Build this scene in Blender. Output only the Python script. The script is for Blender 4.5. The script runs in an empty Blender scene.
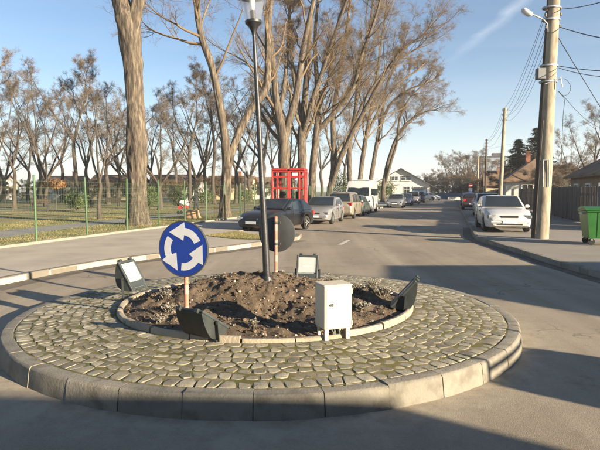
import bpy, bmesh, math, random
import numpy as np
from mathutils import Vector, Matrix, noise as mnoise

random.seed(7)
RNG = np.random.default_rng(11)
R = math.radians
scene = bpy.context.scene
COL = scene.collection

# ------------------------------------------------------------------ camera
CAM_H = 1.72
FPX = 540.0                      # focal length in photograph pixels (600 wide)
PITCH = math.atan(34.0 / 540.0)  # horizon sits at row 191 of 450
cam_data = bpy.data.cameras.new('camera')
cam_data.sensor_width = 36.0
cam_data.lens = 36.0 * FPX / 600.0
cam_data.clip_start = 0.05
cam_data.clip_end = 4000.0
cam = bpy.data.objects.new('camera', cam_data)
cam.location = (0, 0, CAM_H)
cam.rotation_euler = (R(90) - PITCH, 0, 0)
COL.objects.link(cam)
scene.camera = cam

# ------------------------------------------------------------------ light
SUN_EL = 14.2                    # degrees
LDX, LDY = -math.sin(R(54.5)), math.cos(R(54.5))   # where shadows fall
sun_d = bpy.data.lights.new('sun', 'SUN')
sun_d.energy = 5.0
sun_d.angle = R(0.53)
sun_d.color = (1.0, 0.84, 0.62)
sun = bpy.data.objects.new('sun', sun_d)
ldir = Vector((LDX * math.cos(R(SUN_EL)), LDY * math.cos(R(SUN_EL)), -math.sin(R(SUN_EL))))
sun.rotation_euler = ldir.to_track_quat('-Z', 'Y').to_euler()
sun.location = (20, -20, 30)
COL.objects.link(sun)

world = bpy.data.worlds.new('World')
scene.world = world
world.use_nodes = True
wn, wl = world.node_tree.nodes, world.node_tree.links
wn.clear()
w_out = wn.new('ShaderNodeOutputWorld')
w_bg = wn.new('ShaderNodeBackground')
w_sky = wn.new('ShaderNodeTexSky')
w_sky.sky_type = 'NISHITA'
w_sky.sun_disc = False
w_sky.sun_elevation = R(SUN_EL)
w_sky.sun_rotation = math.atan2(-LDX, -LDY)
w_sky.altitude = 90
w_sky.air_density = 1.0
w_sky.dust_density = 0.1
w_sky.ozone_density = 3.0
w_bg.inputs['Strength'].default_value = 0.05
# thin cirrus and one old vapour trail high over the street
w_tc = wn.new('ShaderNodeTexCoord')
w_sep = wn.new('ShaderNodeSeparateXYZ'); wl.new(w_tc.outputs['Generated'], w_sep.inputs[0])
def wmath(op, a, b=None, c=None, clamp=False):
    n = wn.new('ShaderNodeMath'); n.operation = op; n.use_clamp = clamp
    for i, v in enumerate((a, b, c)):
        if v is None: continue
        if isinstance(v, (int, float)): n.inputs[i].default_value = v
        else: wl.new(v, n.inputs[i])
    return n.outputs[0]
w_den = wmath('MAXIMUM', w_sep.outputs['Z'], 0.04)
w_px = wmath('DIVIDE', w_sep.outputs['X'], w_den)
w_py = wmath('DIVIDE', w_sep.outputs['Y'], w_den)
w_cmb = wn.new('ShaderNodeCombineXYZ'); wl.new(w_px, w_cmb.inputs[0]); wl.new(w_py, w_cmb.inputs[1])
w_map = wn.new('ShaderNodeMapping'); w_map.inputs['Rotation'].default_value = (0, 0, R(72)); w_map.inputs['Scale'].default_value = (0.10, 0.42, 1)
wl.new(w_cmb.outputs[0], w_map.inputs[0])
w_ns = wn.new('ShaderNodeTexNoise'); w_ns.inputs['Scale'].default_value = 1.6; w_ns.inputs['Detail'].default_value = 7; w_ns.inputs['Roughness'].default_value = 0.62; w_ns.inputs['Distortion'].default_value = 0.5
wl.new(w_map.outputs[0], w_ns.inputs['Vector'])
w_cir = wmath('MULTIPLY', wmath('SUBTRACT', w_ns.outputs['Fac'], 0.44, clamp=True), 1.5, clamp=True)
# vapour trail: a straight line in the plane of the high air, fading along it
# points of the trail on that plane: see TRAIL below
TRX, TRY, TNX, TNY = 1.18, 2.9, 1.0, 0.016
w_dst = wmath('ADD', wmath('MULTIPLY', wmath('SUBTRACT', w_px, TRX), TNX), wmath('MULTIPLY', wmath('SUBTRACT', w_py, TRY), TNY))
w_ns2 = wn.new('ShaderNodeTexNoise'); w_ns2.inputs['Scale'].default_value = 3.5; w_ns2.inputs['Detail'].default_value = 5
wl.new(w_cmb.outputs[0], w_ns2.inputs['Vector'])
w_dst2 = wmath('ADD', w_dst, wmath('MULTIPLY', wmath('SUBTRACT', w_ns2.outputs['Fac'], 0.5), 0.11))
w_tr = wmath('SUBTRACT', 1.0, wmath('DIVIDE', wmath('ABSOLUTE', w_dst2), 0.065), clamp=True)
w_tr2 = wmath('MULTIPLY', wmath('MULTIPLY', w_tr, w_ns2.outputs['Fac']), 0.5)
w_tr3 = wmath('MULTIPLY', w_tr2, wmath('SUBTRACT', 1.0, wmath('MULTIPLY', wmath('ABSOLUTE', wmath('SUBTRACT', w_py, 3.1)), 0.75), clamp=True))
w_up = wmath('MULTIPLY', wmath('SUBTRACT', w_sep.outputs['Z'], 0.03, clamp=True), 5.0, clamp=True)
w_hz = wmath('POWER', wmath('SUBTRACT', 1.0, wmath('MULTIPLY', wmath('ABSOLUTE', w_sep.outputs['Z']), 3.0, clamp=True)), 2.2)
w_fac = wmath('ADD', wmath('MULTIPLY', wmath('MULTIPLY', w_cir, 0.2), w_up), wmath('ADD', w_tr3, wmath('MULTIPLY', w_hz, 0.66)), clamp=True)
w_mix = wn.new('ShaderNodeMix'); w_mix.data_type = 'RGBA'
wl.new(w_fac, w_mix.inputs['Factor'])
wl.new(w_sky.outputs[0], w_mix.inputs['A'])
w_mix.inputs['B'].default_value = (6.3, 6.5, 6.8, 1)
wl.new(w_mix.outputs['Result'], w_bg.inputs['Color'])
wl.new(w_bg.outputs[0], w_out.inputs['Surface'])

scene.view_settings.view_transform = 'Standard'
scene.view_settings.look = 'None'
scene.view_settings.exposure = 1.88
scene.view_settings.gamma = 1.0
scene.view_settings.use_curve_mapping = False

# ------------------------------------------------------------------ places
_cp, _sp = math.cos(PITCH), math.sin(PITCH)
def ray(px, py):
    """direction of a photograph pixel"""
    cx, cy = (px - 300.0) / FPX, (225.0 - py) / FPX
    return Vector((cx, _cp + cy * _sp, -_sp + cy * _cp))
def P(px, py, z=0.0):
    """where a pixel's ray meets the level z"""
    d = ray(px, py); t = (z - CAM_H) / d.z
    return Vector((d.x * t, d.y * t, z))
def AT(px, py, dist):
    """the point of a pixel's ray at forward distance dist"""
    d = ray(px, py); t = dist / d.y
    return Vector((d.x * t, dist, CAM_H + d.z * t))
SA = R(15.3)                      # the street runs this far to the right of the view
UX, UY = math.sin(SA), math.cos(SA)
def UV(u, v, z=0.0):
    """street frame: u along the street, v to its right"""
    return Vector((UX * u + UY * v, UY * u - UX * v, z))
def toUV(p): return (p[0] * UX + p[1] * UY, p[0] * UY - p[1] * UX)
RZ_AWAY = math.atan2(UY, UX)      # rotation that turns local +x up the street
RZ_TOWARD = RZ_AWAY + math.pi
ISL = Vector((-0.43, 7.07, 0.0))  # centre of the roundabout island
ISL_R = 3.13

# ------------------------------------------------------------------ materials
MATS = {}
def mat(name, cols, rough=0.8, scale=4.0, detail=6, bump=0.0, bscale=None, metal=0.0, coords='Object', spec=0.35,
        ramp=(0.3, 0.7), per_object=0.0, per_island=0.0, coat=0.0, stretch=None, rough_var=0.0, second=None, alpha=None, emit=None):
    """principled material: a noise ramp through cols, optional second speckle, bump and per-piece variation"""
    if name in MATS: return MATS[name]
    m = bpy.data.materials.new(name); m.use_nodes = True
    n, l = m.node_tree.nodes, m.node_tree.links
    b = n['Principled BSDF']
    b.inputs['Roughness'].default_value = rough
    b.inputs['Metallic'].default_value = metal
    b.inputs['Specular IOR Level'].default_value = spec
    if coat: b.inputs['Coat Weight'].default_value = coat; b.inputs['Coat Roughness'].default_value = 0.08
    tc = n.new('ShaderNodeTexCoord')
    vec = tc.outputs[coords]
    if stretch:
        mp = n.new('ShaderNodeMapping'); mp.inputs['Scale'].default_value = stretch
        l.new(vec, mp.inputs[0]); vec = mp.outputs[0]
    col = None
    if len(cols) == 1:
        b.inputs['Base Color'].default_value = (*cols[0], 1)
        rgb = n.new('ShaderNodeRGB'); rgb.outputs[0].default_value = (*cols[0], 1); col = rgb.outputs[0]
        nz = None
    else:
        nz = n.new('ShaderNodeTexNoise'); nz.inputs['Scale'].default_value = scale; nz.inputs['Detail'].default_value = detail; nz.inputs['Roughness'].default_value = 0.6
        l.new(vec, nz.inputs['Vector'])
        rp = n.new('ShaderNodeValToRGB'); els = rp.color_ramp.elements
        while len(els) < len(cols): els.new(0.5)
        for i, c in enumerate(cols):
            els[i].position = ramp[0] + (ramp[1] - ramp[0]) * i / (len(cols) - 1); els[i].color = (*c, 1)
        l.new(nz.outputs['Fac'], rp.inputs['Fac']); col = rp.outputs['Color']
    if second:   # (colour, scale, threshold low, high, strength)
        c2, s2, lo, hi, st = second
        nz2 = n.new('ShaderNodeTexNoise'); nz2.inputs['Scale'].default_value = s2; nz2.inputs['Detail'].default_value = 5
        l.new(vec, nz2.inputs['Vector'])
        mr = n.new('ShaderNodeMapRange'); mr.inputs['From Min'].default_value = lo; mr.inputs['From Max'].default_value = hi; mr.inputs['To Max'].default_value = st
        l.new(nz2.outputs['Fac'], mr.inputs['Value'])
        mx = n.new('ShaderNodeMix'); mx.data_type = 'RGBA'; mx.inputs['B'].default_value = (*c2, 1)
        l.new(mr.outputs[0], mx.inputs['Factor']); l.new(col, mx.inputs['A']); col = mx.outputs['Result']
    if per_object or per_island:
        hs = n.new('ShaderNodeHueSaturation')
        oi = n.new('ShaderNodeObjectInfo'); gi = n.new('ShaderNodeNewGeometry')
        ad = n.new('ShaderNodeMath'); ad.operation = 'ADD'
        l.new(oi.outputs['Random'], ad.inputs[0]); l.new(gi.outputs['Random Per Island'], ad.inputs[1])
        fr = n.new('ShaderNodeMath'); fr.operation = 'FRACT'; l.new(ad.outputs[0], fr.inputs[0])
        if not per_island: l.new(oi.outputs['Random'], fr.inputs[0])
        k = max(per_object, per_island)
        mr = n.new('ShaderNodeMapRange'); mr.inputs['To Min'].default_value = 1 - k; mr.inputs['To Max'].default_value = 1 + k
        l.new(fr.outputs[0], mr.inputs['Value']); l.new(mr.outputs[0], hs.inputs['Value'])
        l.new(col, hs.inputs['Color']); col = hs.outputs['Color']
    l.new(col, b.inputs['Base Color'])
    if rough_var and nz is not None:
        mr = n.new('ShaderNodeMapRange'); mr.inputs['To Min'].default_value = rough - rough_var; mr.inputs['To Max'].default_value = rough + rough_var
        l.new(nz.outputs['Fac'], mr.inputs['Value']); l.new(mr.outputs[0], b.inputs['Roughness'])
    if bump:
        bn = n.new('ShaderNodeTexNoise'); bn.inputs['Scale'].default_value = bscale or scale * 3; bn.inputs['Detail'].default_value = 8; bn.inputs['Roughness'].default_value = 0.65
        l.new(vec, bn.inputs['Vector'])
        bp = n.new('ShaderNodeBump'); bp.inputs['Strength'].default_value = min(1.0, bump); bp.inputs['Distance'].default_value = 0.02 * max(1.0, bump)
        l.new(bn.outputs['Fac'], bp.inputs['Height']); l.new(bp.outputs[0], b.inputs['Normal'])
    if alpha is not None: b.inputs['Alpha'].default_value = alpha
    if emit: b.inputs['Emission Color'].default_value = (*emit[0], 1); b.inputs['Emission Strength'].default_value = emit[1]
    MATS[name] = m
    return m

# ------------------------------------------------------------------ mesh building
class MB:
    """collects faces for one mesh"""
    def __init__(s): s.v = []; s.f = []; s.m = []
    def add(s, verts, faces, mi=0):
        o = len(s.v); s.v.extend([tuple(x) for x in verts])
        s.f.extend([tuple(i + o for i in f) for f in faces]); s.m.extend([mi] * len(faces)); return s
    def box(s, c, d, M=None, mi=0, bev=0.0):
        x, y, z = d[0] / 2, d[1] / 2, d[2] / 2
        if bev > 0:
            b = min(bev, x * .9, y * .9, z * .9)
            vs = []
            for sx in (-1, 1):
                for sy in (-1, 1):
                    for sz in (-1, 1):
                        vs.append((sx * (x - b), sy * (y - b), sz * z)); vs.append((sx * (x - b), sy * y, sz * (z - b))); vs.append((sx * x, sy * (y - b), sz * (z - b)))
            bm = bmesh.new()
            for q in vs: bm.verts.new(q)
            r = bmesh.ops.convex_hull(bm, input=bm.verts)
            bmesh.ops.dissolve_limit(bm, angle_limit=0.02, verts=bm.verts, edges=bm.edges)
            bm.verts.index_update()
            vs = [v.co.copy() for v in bm.verts]; fs = [[v.index for v in f.verts] for f in bm.faces]; bm.free()
        else:
            vs = [(-x, -y, -z), (x, -y, -z), (x, y, -z), (-x, y, -z), (-x, -y, z), (x, -y, z), (x, y, z), (-x, y, z)]
            fs = [(3, 2, 1, 0), (4, 5, 6, 7), (0, 1, 5, 4), (1, 2, 6, 5), (2, 3, 7, 6), (3, 0, 4, 7)]
        c = Vector(c)
        if M is not None: vs = [c + (M @ Vector(q)) for q in vs]
        else: vs = [c + Vector(q) for q in vs]
        return s.add(vs, fs, mi)
    def bar(s, a, b, w, h=None, mi=0, bev=0.0):
        """rectangular bar from a to b; h is its upright size"""
        a, b = Vector(a), Vector(b); d = b - a; L = d.length; h = h or w
        x = d.normalized(); up = Vector((0, 0, 1)) if abs(x.z) < .98 else Vector((0, 1, 0))
        y = up.cross(x).normalized(); z = x.cross(y)
        M = Matrix((x, y, z)).transposed()
        return s.box((a + b) / 2, (L, w, h), M, mi, bev)
    def tube(s, pts, rad, n=8, mi=0, cap=True):
        pts = [Vector(p) for p in pts]
        if not hasattr(rad, '__len__'): rad = [rad] * len(pts)
        d0 = (pts[-1] - pts[0]).normalized()
        ref = Vector((0, 0, 1)) if abs(d0.z) < .9 else Vector((1, 0, 0))
        vs = []
        for i, p in enumerate(pts):
            t = (pts[min(i + 1, len(pts) - 1)] - pts[max(i - 1, 0)]).normalized()
            a = t.cross(ref).normalized(); b = t.cross(a)
            for k in range(n):
                q = 2 * math.pi * k / n
                vs.append(p + (a * math.cos(q) + b * math.sin(q)) * rad[i])
        fs = []
        for i in range(len(pts) - 1):
            for k in range(n):
                k2 = (k + 1) % n
                fs.append((i * n + k, i * n + k2, (i + 1) * n + k2, (i + 1) * n + k))
        if cap:
            fs.append(tuple(range(n))); fs.append(tuple(range((len(pts) - 1) * n, len(pts) * n))[::-1])
        return s.add(vs, fs, mi)
    def lathe(s, prof, n=16, c=(0, 0, 0), axis='z', mi=0, cap=True):
        """prof: list of (radius, height)"""
        c = Vector(c); vs = []
        for r, h in prof:
            for k in range(n):
                q = 2 * math.pi * k / n
                p = (r * math.cos(q), r * math.sin(q), h)
                if axis == 'y': p = (p[0], p[2], -p[1])
                elif axis == 'x': p = (p[2], p[0], p[1])
                vs.append(c + Vector(p))
        fs = []
        for i in range(len(prof) - 1):
            for k in range(n):
                k2 = (k + 1) % n
                fs.append((i * n + k, i * n + k2, (i + 1) * n + k2, (i + 1) * n + k))
        if cap:
            fs.append(tuple(range(n))[::-1]); fs.append(tuple(range((len(prof) - 1) * n, len(prof) * n)))
        return s.add(vs, fs, mi)
    def prism(s, poly, h0, h1, M=None, c=(0, 0, 0), mi=0):
        """poly in xy, extruded along z"""
        n = len(poly); vs = [(p[0], p[1], h0) for p in poly] + [(p[0], p[1], h1) for p in poly]
        if M is not None: vs = [M @ Vector(q) for q in vs]
        vs = [Vector(q) + Vector(c) for q in vs]
        fs = [tuple(range(n))[::-1], tuple(range(n, 2 * n))] + [(i, (i + 1) % n, n + (i + 1) % n, n + i) for i in range(n)]
        return s.add(vs, fs, mi)
    def mesh(s, name, mats, smooth=False, angle=None, fix=True):
        me = bpy.data.meshes.new(name)
        me.from_pydata(s.v, [], s.f)
        for m in (mats if isinstance(mats, (list, tuple)) else [mats]): me.materials.append(m)
        if any(s.m): me.polygons.foreach_set('material_index', s.m)
        if fix:
            bm = bmesh.new(); bm.from_mesh(me); bmesh.ops.recalc_face_normals(bm, faces=bm.faces); bm.to_mesh(me); bm.free()
        if smooth:
            me.polygons.foreach_set('use_smooth', [True] * len(me.polygons))
            if angle: me.set_sharp_from_angle(angle=R(angle))
        me.update()
        return me
    def build(s, name, mats, parent=None, smooth=False, angle=35, loc=None, fix=True):
        return link(name, s.mesh(name, mats, smooth, angle, fix), parent, loc)

def link(name, me, parent=None, loc=None, rz=0.0, scale=None):
    o = bpy.data.objects.new(name, me); COL.objects.link(o)
    if parent is not None: o.parent = parent
    if loc is not None: o.location = loc
    if rz: o.rotation_euler = (0, 0, rz)
    if scale is not None: o.scale = scale
    return o
def tag(o, label=None, cat=None, group=None, kind=None):
    if label: o['label'] = label
    if cat: o['category'] = cat
    if group: o['group'] = group
    if kind: o['kind'] = kind
    return o
def thing(name, label, cat, loc=(0, 0, 0), rz=0.0, group=None):
    o = bpy.data.objects.new(name, None); COL.objects.link(o)
    o.empty_display_size = 0.2
    o.location = loc; o.rotation_euler = (0, 0, rz)
    return tag(o, label, cat, group)
def copy_tree(src, loc, rz, label, group=None, scale=None):
    r = src.copy(); COL.objects.link(r); r.location = loc; r.rotation_euler = (0, 0, rz)
    if scale is not None: r.scale = scale
    tag(r, label, None, group)
    for ch in [o for o in src.children]:
        c = ch.copy(); COL.objects.link(c); c.parent = r
        for g in [o for o in ch.children]:
            d = g.copy(); COL.objects.link(d); d.parent = c
    return r
def np_mesh(name, V, F, mats, smooth=True):
    """fast mesh from arrays: V (n,3), F (m,4) or (m,3)"""
    me = bpy.data.meshes.new(name)
    V = np.ascontiguousarray(V, dtype=np.float32); F = np.ascontiguousarray(F, dtype=np.int32); k = F.shape[1]
    me.vertices.add(len(V)); me.vertices.foreach_set('co', V.ravel())
    me.loops.add(F.size); me.loops.foreach_set('vertex_index', F.ravel())
    me.polygons.add(len(F)); me.polygons.foreach_set('loop_start', np.arange(0, F.size, k, dtype=np.int32))
    if smooth: me.polygons.foreach_set('use_smooth', np.ones(len(F), dtype=bool))
    for m in (mats if isinstance(mats, (list, tuple)) else [mats]): me.materials.append(m)
    me.update(calc_edges=True)
    return me
def smooth_path(pts, sub=6):
    pts = [Vector(p) for p in pts]; out = []
    for i in range(len(pts) - 1):
        p0, p1, p2, p3 = pts[max(i - 1, 0)], pts[i], pts[i + 1], pts[min(i + 2, len(pts) - 1)]
        for k in range(sub):
            f = k / sub; out.append(.5 * ((2 * p1) + (p2 - p0) * f + (2 * p0 - 5 * p1 + 4 * p2 - p3) * f * f + (3 * p1 - p0 - 3 * p2 + p3) * f ** 3))
    return out + [pts[-1]]
def fbm(x, y, z=0.0, oct=4):
    s, a, f = 0.0, 1.0, 1.0
    for _ in range(oct):
        s += a * mnoise.noise(Vector((x * f, y * f, z + f))); a *= .5; f *= 2.1
    return s
# ------------------------------------------------------------------ setting: ground, street, pavements
M_earth = mat('earth', [(.10, .085, .055), (.17, .14, .09)], .95, .3, 8, .3, 6)
def asphalt():
    m = bpy.data.materials.new('asphalt'); m.use_nodes = True
    n, l = m.node_tree.nodes, m.node_tree.links; b = n['Principled BSDF']
    b.inputs['Roughness'].default_value = .86; b.inputs['Specular IOR Level'].default_value = .3
    tc = n.new('ShaderNodeTexCoord'); v = tc.outputs['Object']
    def nz(sc, det=6, ro=.6, vec=None):
        q = n.new('ShaderNodeTexNoise'); q.inputs['Scale'].default_value = sc; q.inputs['Detail'].default_value = det; q.inputs['Roughness'].default_value = ro
        l.new(vec or v, q.inputs['Vector']); return q.outputs['Fac']
    def ramp(f, a, c0, bb, c1):
        r = n.new('ShaderNodeValToRGB'); e = r.color_ramp.elements; e[0].position = a; e[0].color = (*c0, 1); e[1].position = bb; e[1].color = (*c1, 1)
        l.new(f, r.inputs[0]); return r.outputs[0]
    def mix(f, a, c, typ='MIX'):
        x = n.new('ShaderNodeMix'); x.data_type = 'RGBA'; x.blend_type = typ
        for s, q in (('Factor', f), ('A', a), ('B', c)):
            if isinstance(q, (int, float)): x.inputs[s].default_value = q
            elif isinstance(q, tuple): x.inputs[s].default_value = (*q, 1)
            else: l.new(q, x.inputs[s])
        return x.outputs['Result']
    def mrange(f, a, c, to=1.0):
        x = n.new('ShaderNodeMapRange'); x.inputs['From Min'].default_value = a; x.inputs['From Max'].default_value = c; x.inputs['To Max'].default_value = to
        l.new(f, x.inputs['Value']); return x.outputs[0]
    def mth(op, a, c=None):
        x = n.new('ShaderNodeMath'); x.operation = op
        for i, q in enumerate((a, c)):
            if q is None: continue
            if isinstance(q, (int, float)): x.inputs[i].default_value = q
            else: l.new(q, x.inputs[i])
        return x.outputs[0]
    base = ramp(nz(.5, 8), .32, (.225, .184, .132), .7, (.350, .293, .212))
    base = mix(mrange(nz(160, 3, .7), .35, .75, .55), base, (.15, .13, .108))          # aggregate
    base = mix(mrange(nz(42, 3, .75), .48, .68, .5), base, (.14, .122, .10))
    base = mix(mrange(nz(95, 2, .7), .60, .72, .55), base, (.45, .41, .35))            # pale stones
    # worn lanes along the street
    mp = n.new('ShaderNodeMapping'); mp.inputs['Rotation'].default_value = (0, 0, SA); mp.inputs['Scale'].default_value = (.9, .05, 1); l.new(v, mp.inputs[0])
    base = mix(mrange(nz(1.2, 5, .6, mp.outputs[0]), .46, .68, .5), base, (.40, .345, .265))
    # patches of older darker repair
    base = mix(mrange(nz(.22, 2), .60, .64, .35), base, (.17, .155, .135))
    base = mix(mrange(nz(2.6, 6, .7), .56, .70, .55), base, (.14, .116, .087))      # stains
    base = mix(mrange(nz(7.5, 5, .75), .60, .72, .35), base, (.42, .37, .29))       # grit
    # sand and dust that gathers against the island kerb
    sx = n.new('ShaderNodeVectorMath'); sx.operation = 'DISTANCE'; l.new(v, sx.inputs[0]); sx.inputs[1].default_value = (ISL.x, ISL.y, 0)
    near = mrange(sx.outputs['Value'], 3.75, 3.05)
    dust = mth('MULTIPLY', near, mrange(nz(5, 8, .75), .36, .62))
    base = mix(mth('MINIMUM', dust, .75), base, (.40, .345, .265))
    # fine cracks
    vo = n.new('ShaderNodeTexVoronoi'); vo.feature = 'DISTANCE_TO_EDGE'; vo.inputs['Scale'].default_value = .55
    wv = n.new('ShaderNodeVectorMath'); wv.operation = 'ADD'
    nn = n.new('ShaderNodeTexNoise'); nn.inputs['Scale'].default_value = 1.7; nn.inputs['Detail'].default_value = 6; l.new(v, nn.inputs['Vector'])
    l.new(v, wv.inputs[0]); l.new(nn.outputs['Color'], wv.inputs[1]); l.new(wv.outputs[0], vo.inputs['Vector'])
    crack = mth('MULTIPLY', mrange(vo.outputs['Distance'], .010, .002), mrange(nz(.35, 3), .54, .62))
    base = mix(mth('MULTIPLY', crack, .7), base, (.05, .045, .04))
    l.new(base, b.inputs['Base Color'])
    bp = n.new('ShaderNodeBump'); bp.inputs['Strength'].default_value = .55; bp.inputs['Distance'].default_value = .012
    l.new(mth('ADD', nz(120, 4, .7), mth('MULTIPLY', nz(14, 5), .6)), bp.inputs['Height']); l.new(bp.outputs[0], b.inputs['Normal'])
    return m
M_asphalt = asphalt()
M_pave = mat('pavement_asphalt', [(.30, .264, .21), (.37, .325, .258), (.42, .37, .296)], .9, .8, 8, .5, 90, second=((.19, .17, .14), 130, .52, .8, .5))
M_pave_r = mat('pavement_worn', [(.21, .19, .163), (.28, .255, .215)], .9, .7, 8, .5, 80, second=((.10, .09, .08), 120, .5, .8, .5))
M_kerb = mat('kerb_concrete', [(.15, .138, .112), (.215, .198, .16), (.185, .17, .138)], .88, 3, 8, .45, 45, per_object=.09, second=((.10, .088, .066), 6, .48, .70, .65))
M_kerb_old = mat('kerb_pale', [(.13, .115, .09), (.195, .173, .136)], .9, 2.5, 8, .4, 40, per_object=.08)
M_lawn = mat('dry_lawn', [(.10, .105, .036), (.20, .17, .075), (.27, .215, .105)], .95, .35, 8, .8, 40, second=((.07, .09, .026), 1.2, .48, .72, .55))
M_path = mat('park_path', [(.20, .185, .165), (.27, .25, .22)], .9, .6, 6, .3, 60)
M_paint = mat('road_paint', [(.34, .32, .28), (.5, .48, .43)], .8, 8, 6, .2, 60)

def sheet(name, poly, z, m, kind='structure', thick=None):
    me = bpy.data.meshes.new(name); bm = bmesh.new()
    f = bm.faces.new([bm.verts.new((p[0], p[1], z)) for p in poly])
    if f.normal.z < 0: bmesh.ops.reverse_faces(bm, faces=[f])
    bm.faces.ensure_lookup_table()
    f.normal_update()
    if f.normal.z < 0: f.normal_flip()
    if thick:
        r = bmesh.ops.extrude_face_region(bm, geom=[f])
        vs = [g for g in r['geom'] if isinstance(g, bmesh.types.BMVert)]
        bmesh.ops.translate(bm, verts=vs, vec=(0, 0, -thick))
        bmesh.ops.recalc_face_normals(bm, faces=bm.faces)
    bmesh.ops.triangulate(bm, faces=[q for q in bm.faces if len(q.verts) > 4])
    bm.to_mesh(me); bm.free(); me.materials.append(m)
    o = link(name, me)
    return tag(o, kind=kind)

g = MB(); g.add([(-900, -300, -.30), (900, -300, -.30), (900, 1500, -.30), (-900, 1500, -.30)], [(0, 1, 2, 3)])
tag(g.build('ground', M_earth), kind='structure')
sheet('road', [(-70, -40), (70, -40), (90, 60), (75, 150), (-10, 150), (-70, 30)], 0.0, M_asphalt)

PZ = .12
# left pavement edge: flares out round the island, then a recessed bay for parked cars
lk = [P(-140, 300, PZ), P(-60, 291, PZ), P(0, 279, PZ), P(50, 269.5, PZ), P(100, 261, PZ), P(160, 253.5, PZ), P(215, 248, PZ), P(262, 242, PZ), P(298, 237, PZ)]
lk_uv = [toUV(p) for p in lk]
lk_bay = [UV(19.4, -5.25), UV(19.9, -6.6), UV(20.3, -8.1), UV(50, -8.1), UV(53, -6.4), UV(104, -6.2)]
FV = toUV(P(60, 240.4, PZ))[1]          # fence line
edge = [Vector((p.x, p.y, 0)) for p in lk] + lk_bay
lp = [(p.x, p.y) for p in edge] + [tuple(UV(104, FV - .12)[:2]), tuple(UV(-6, FV - .12)[:2])]
sheet('pavement', lp, PZ - .006, M_pave, thick=.2)
def kerb_run(name, pts, h, w, m, step=1.0, side=1, gap=.008, sink=.25):
    """one kerb of single stones along a polyline; the stones lie to the given side of the line"""
    root = tag(bpy.data.objects.new(name, None), kind='structure'); COL.objects.link(root)
    pts = [Vector((p[0], p[1], 0)) for p in pts]
    seg = []
    for a, b in zip(pts, pts[1:]):
        n = max(1, round((b - a).length / step))
        seg += [(a.lerp(b, i / n), a.lerp(b, (i + 1) / n)) for i in range(n)]
    for a, b in seg:
        d = (b - a); L = d.length; x = d.normalized(); y = Vector((-x.y, x.x, 0)) * side
        jz = random.uniform(-.006, .006)
        q = MB(); q.box((0, 0, 0), (L - gap, w, h + sink), bev=.018)
        me = q.mesh('kerb_stone', m)
        o = link('kerb_stone', me, root, (a + b) / 2 + y * (w / 2 - .0) + Vector((0, 0, (h - sink) / 2 + jz)), math.atan2(x.y, x.x) + random.uniform(-.006, .006))
    return root
kerb_run('kerb', edge[:len(lk) + 2] , PZ + .012, .16, M_kerb_old, 1.0, 1)
kerb_run('kerb', lk_bay[2:4], PZ + .008, .14, M_kerb_old, 2.0, 1)
kerb_run('kerb', lk_bay[4:], PZ + .008, .14, M_kerb_old, 4.0, 1)

# right pavement
rk = [P(760, 300, PZ), P(690, 291, PZ), P(640, 282, PZ), P(600, 272.5, PZ), P(560, 262, PZ), P(522, 250.5, PZ), P(497, 243, PZ), P(474.5, 235.5, PZ)]
u0 = toUV(rk[-1])[0]; v0 = toUV(rk[-1])[1]
rk += [UV(u0 + 6, v0 + .05), UV(60, v0 + .25), UV(104, v0 + .6)]
rp = [(p.x, p.y) for p in rk] + [tuple(UV(104, 22)[:2]), tuple(UV(2, 40)[:2])]
sheet('pavement', rp, PZ - .006, M_pave_r, thick=.2)
kerb_run('kerb', rk[:9], PZ + .01, .15, M_kerb, 1.0, -1)
kerb_run('kerb', rk[8:], PZ + .006, .15, M_kerb, 4.0, -1)

# dirt-dark gutters along the kerbs
M_gutter = mat('gutter_dirt', [(.075, .064, .05), (.16, .137, .105)], .95, 3, 8, .5, 60)
def gutter(pts, w, side):
    pts = [Vector((p[0], p[1], 0)) for p in pts]; A_, B_ = [], []
    for i, p in enumerate(pts):
        t = (pts[min(i + 1, len(pts) - 1)] - pts[max(0, i - 1)]).normalized(); nn = Vector((-t.y, t.x, 0)) * side
        A_.append(p); B_.append(p + nn * w * (1 + .25 * mnoise.noise(p * .9)))
    sheet('gutter', [(p.x, p.y) for p in A_ + B_[::-1]], .005, M_gutter)
gutter(smooth_path(lk, 5), .42, -1)
gutter(smooth_path(rk[:9], 5), .30, 1)
# park lawn and its paths
sheet('lawn', [tuple(UV(-6, FV - .12)[:2]), tuple(UV(118, FV - .12)[:2]), tuple(UV(150, -70)[:2]), tuple(UV(120, -150)[:2]), tuple(UV(-6, -95)[:2])], PZ - .012, M_lawn, thick=.25)
def strip(name, px, z, w, m):
    pts = [P(a, b, z) for a, b in px]
    L, Rr = [], []
    for i, p in enumerate(pts):
        t = (pts[min(i + 1, len(pts) - 1)] - pts[max(0, i - 1)]).normalized(); nn = Vector((-t.y, t.x, 0))
        L.append(p + nn * w / 2); Rr.append(p - nn * w / 2)
    return sheet(name, [(p.x, p.y) for p in L + Rr[::-1]], z, m)
PATH1 = [(-60, 243), (10, 233), (60, 227), (105, 222.2), (150, 217.5), (200, 212.5), (250, 208)]
strip('path', PATH1, PZ - .004, 2.0, M_path)
strip('path', [(-40, 211), (40, 210), (120, 208.5), (190, 206.5), (260, 204.5)], PZ - .003, 2.4, M_path)
# wedge of grass between pavement and kerb
gp = [P(205, 235.6, PZ), P(236, 231.8, PZ), P(263, 236.2, PZ), P(263, 239.8, PZ), P(232, 238.8, PZ)]
sheet('grass_verge', [(p.x, p.y) for p in gp], PZ + .004, M_lawn)
# faint lane dashes
for (a, b) in [(344, 242.5), (399, 226.3), (421, 216.5), (432, 210.5)]:
    p = P(a, b, 0); q = MB(); q.box((0, 0, 0), (1.6, .12, .004))
    o = q.build('lane_marking', M_paint, None, loc=(p.x, p.y, .006)); o.rotation_euler = (0, 0, RZ_AWAY); tag(o, kind='structure')

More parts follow.
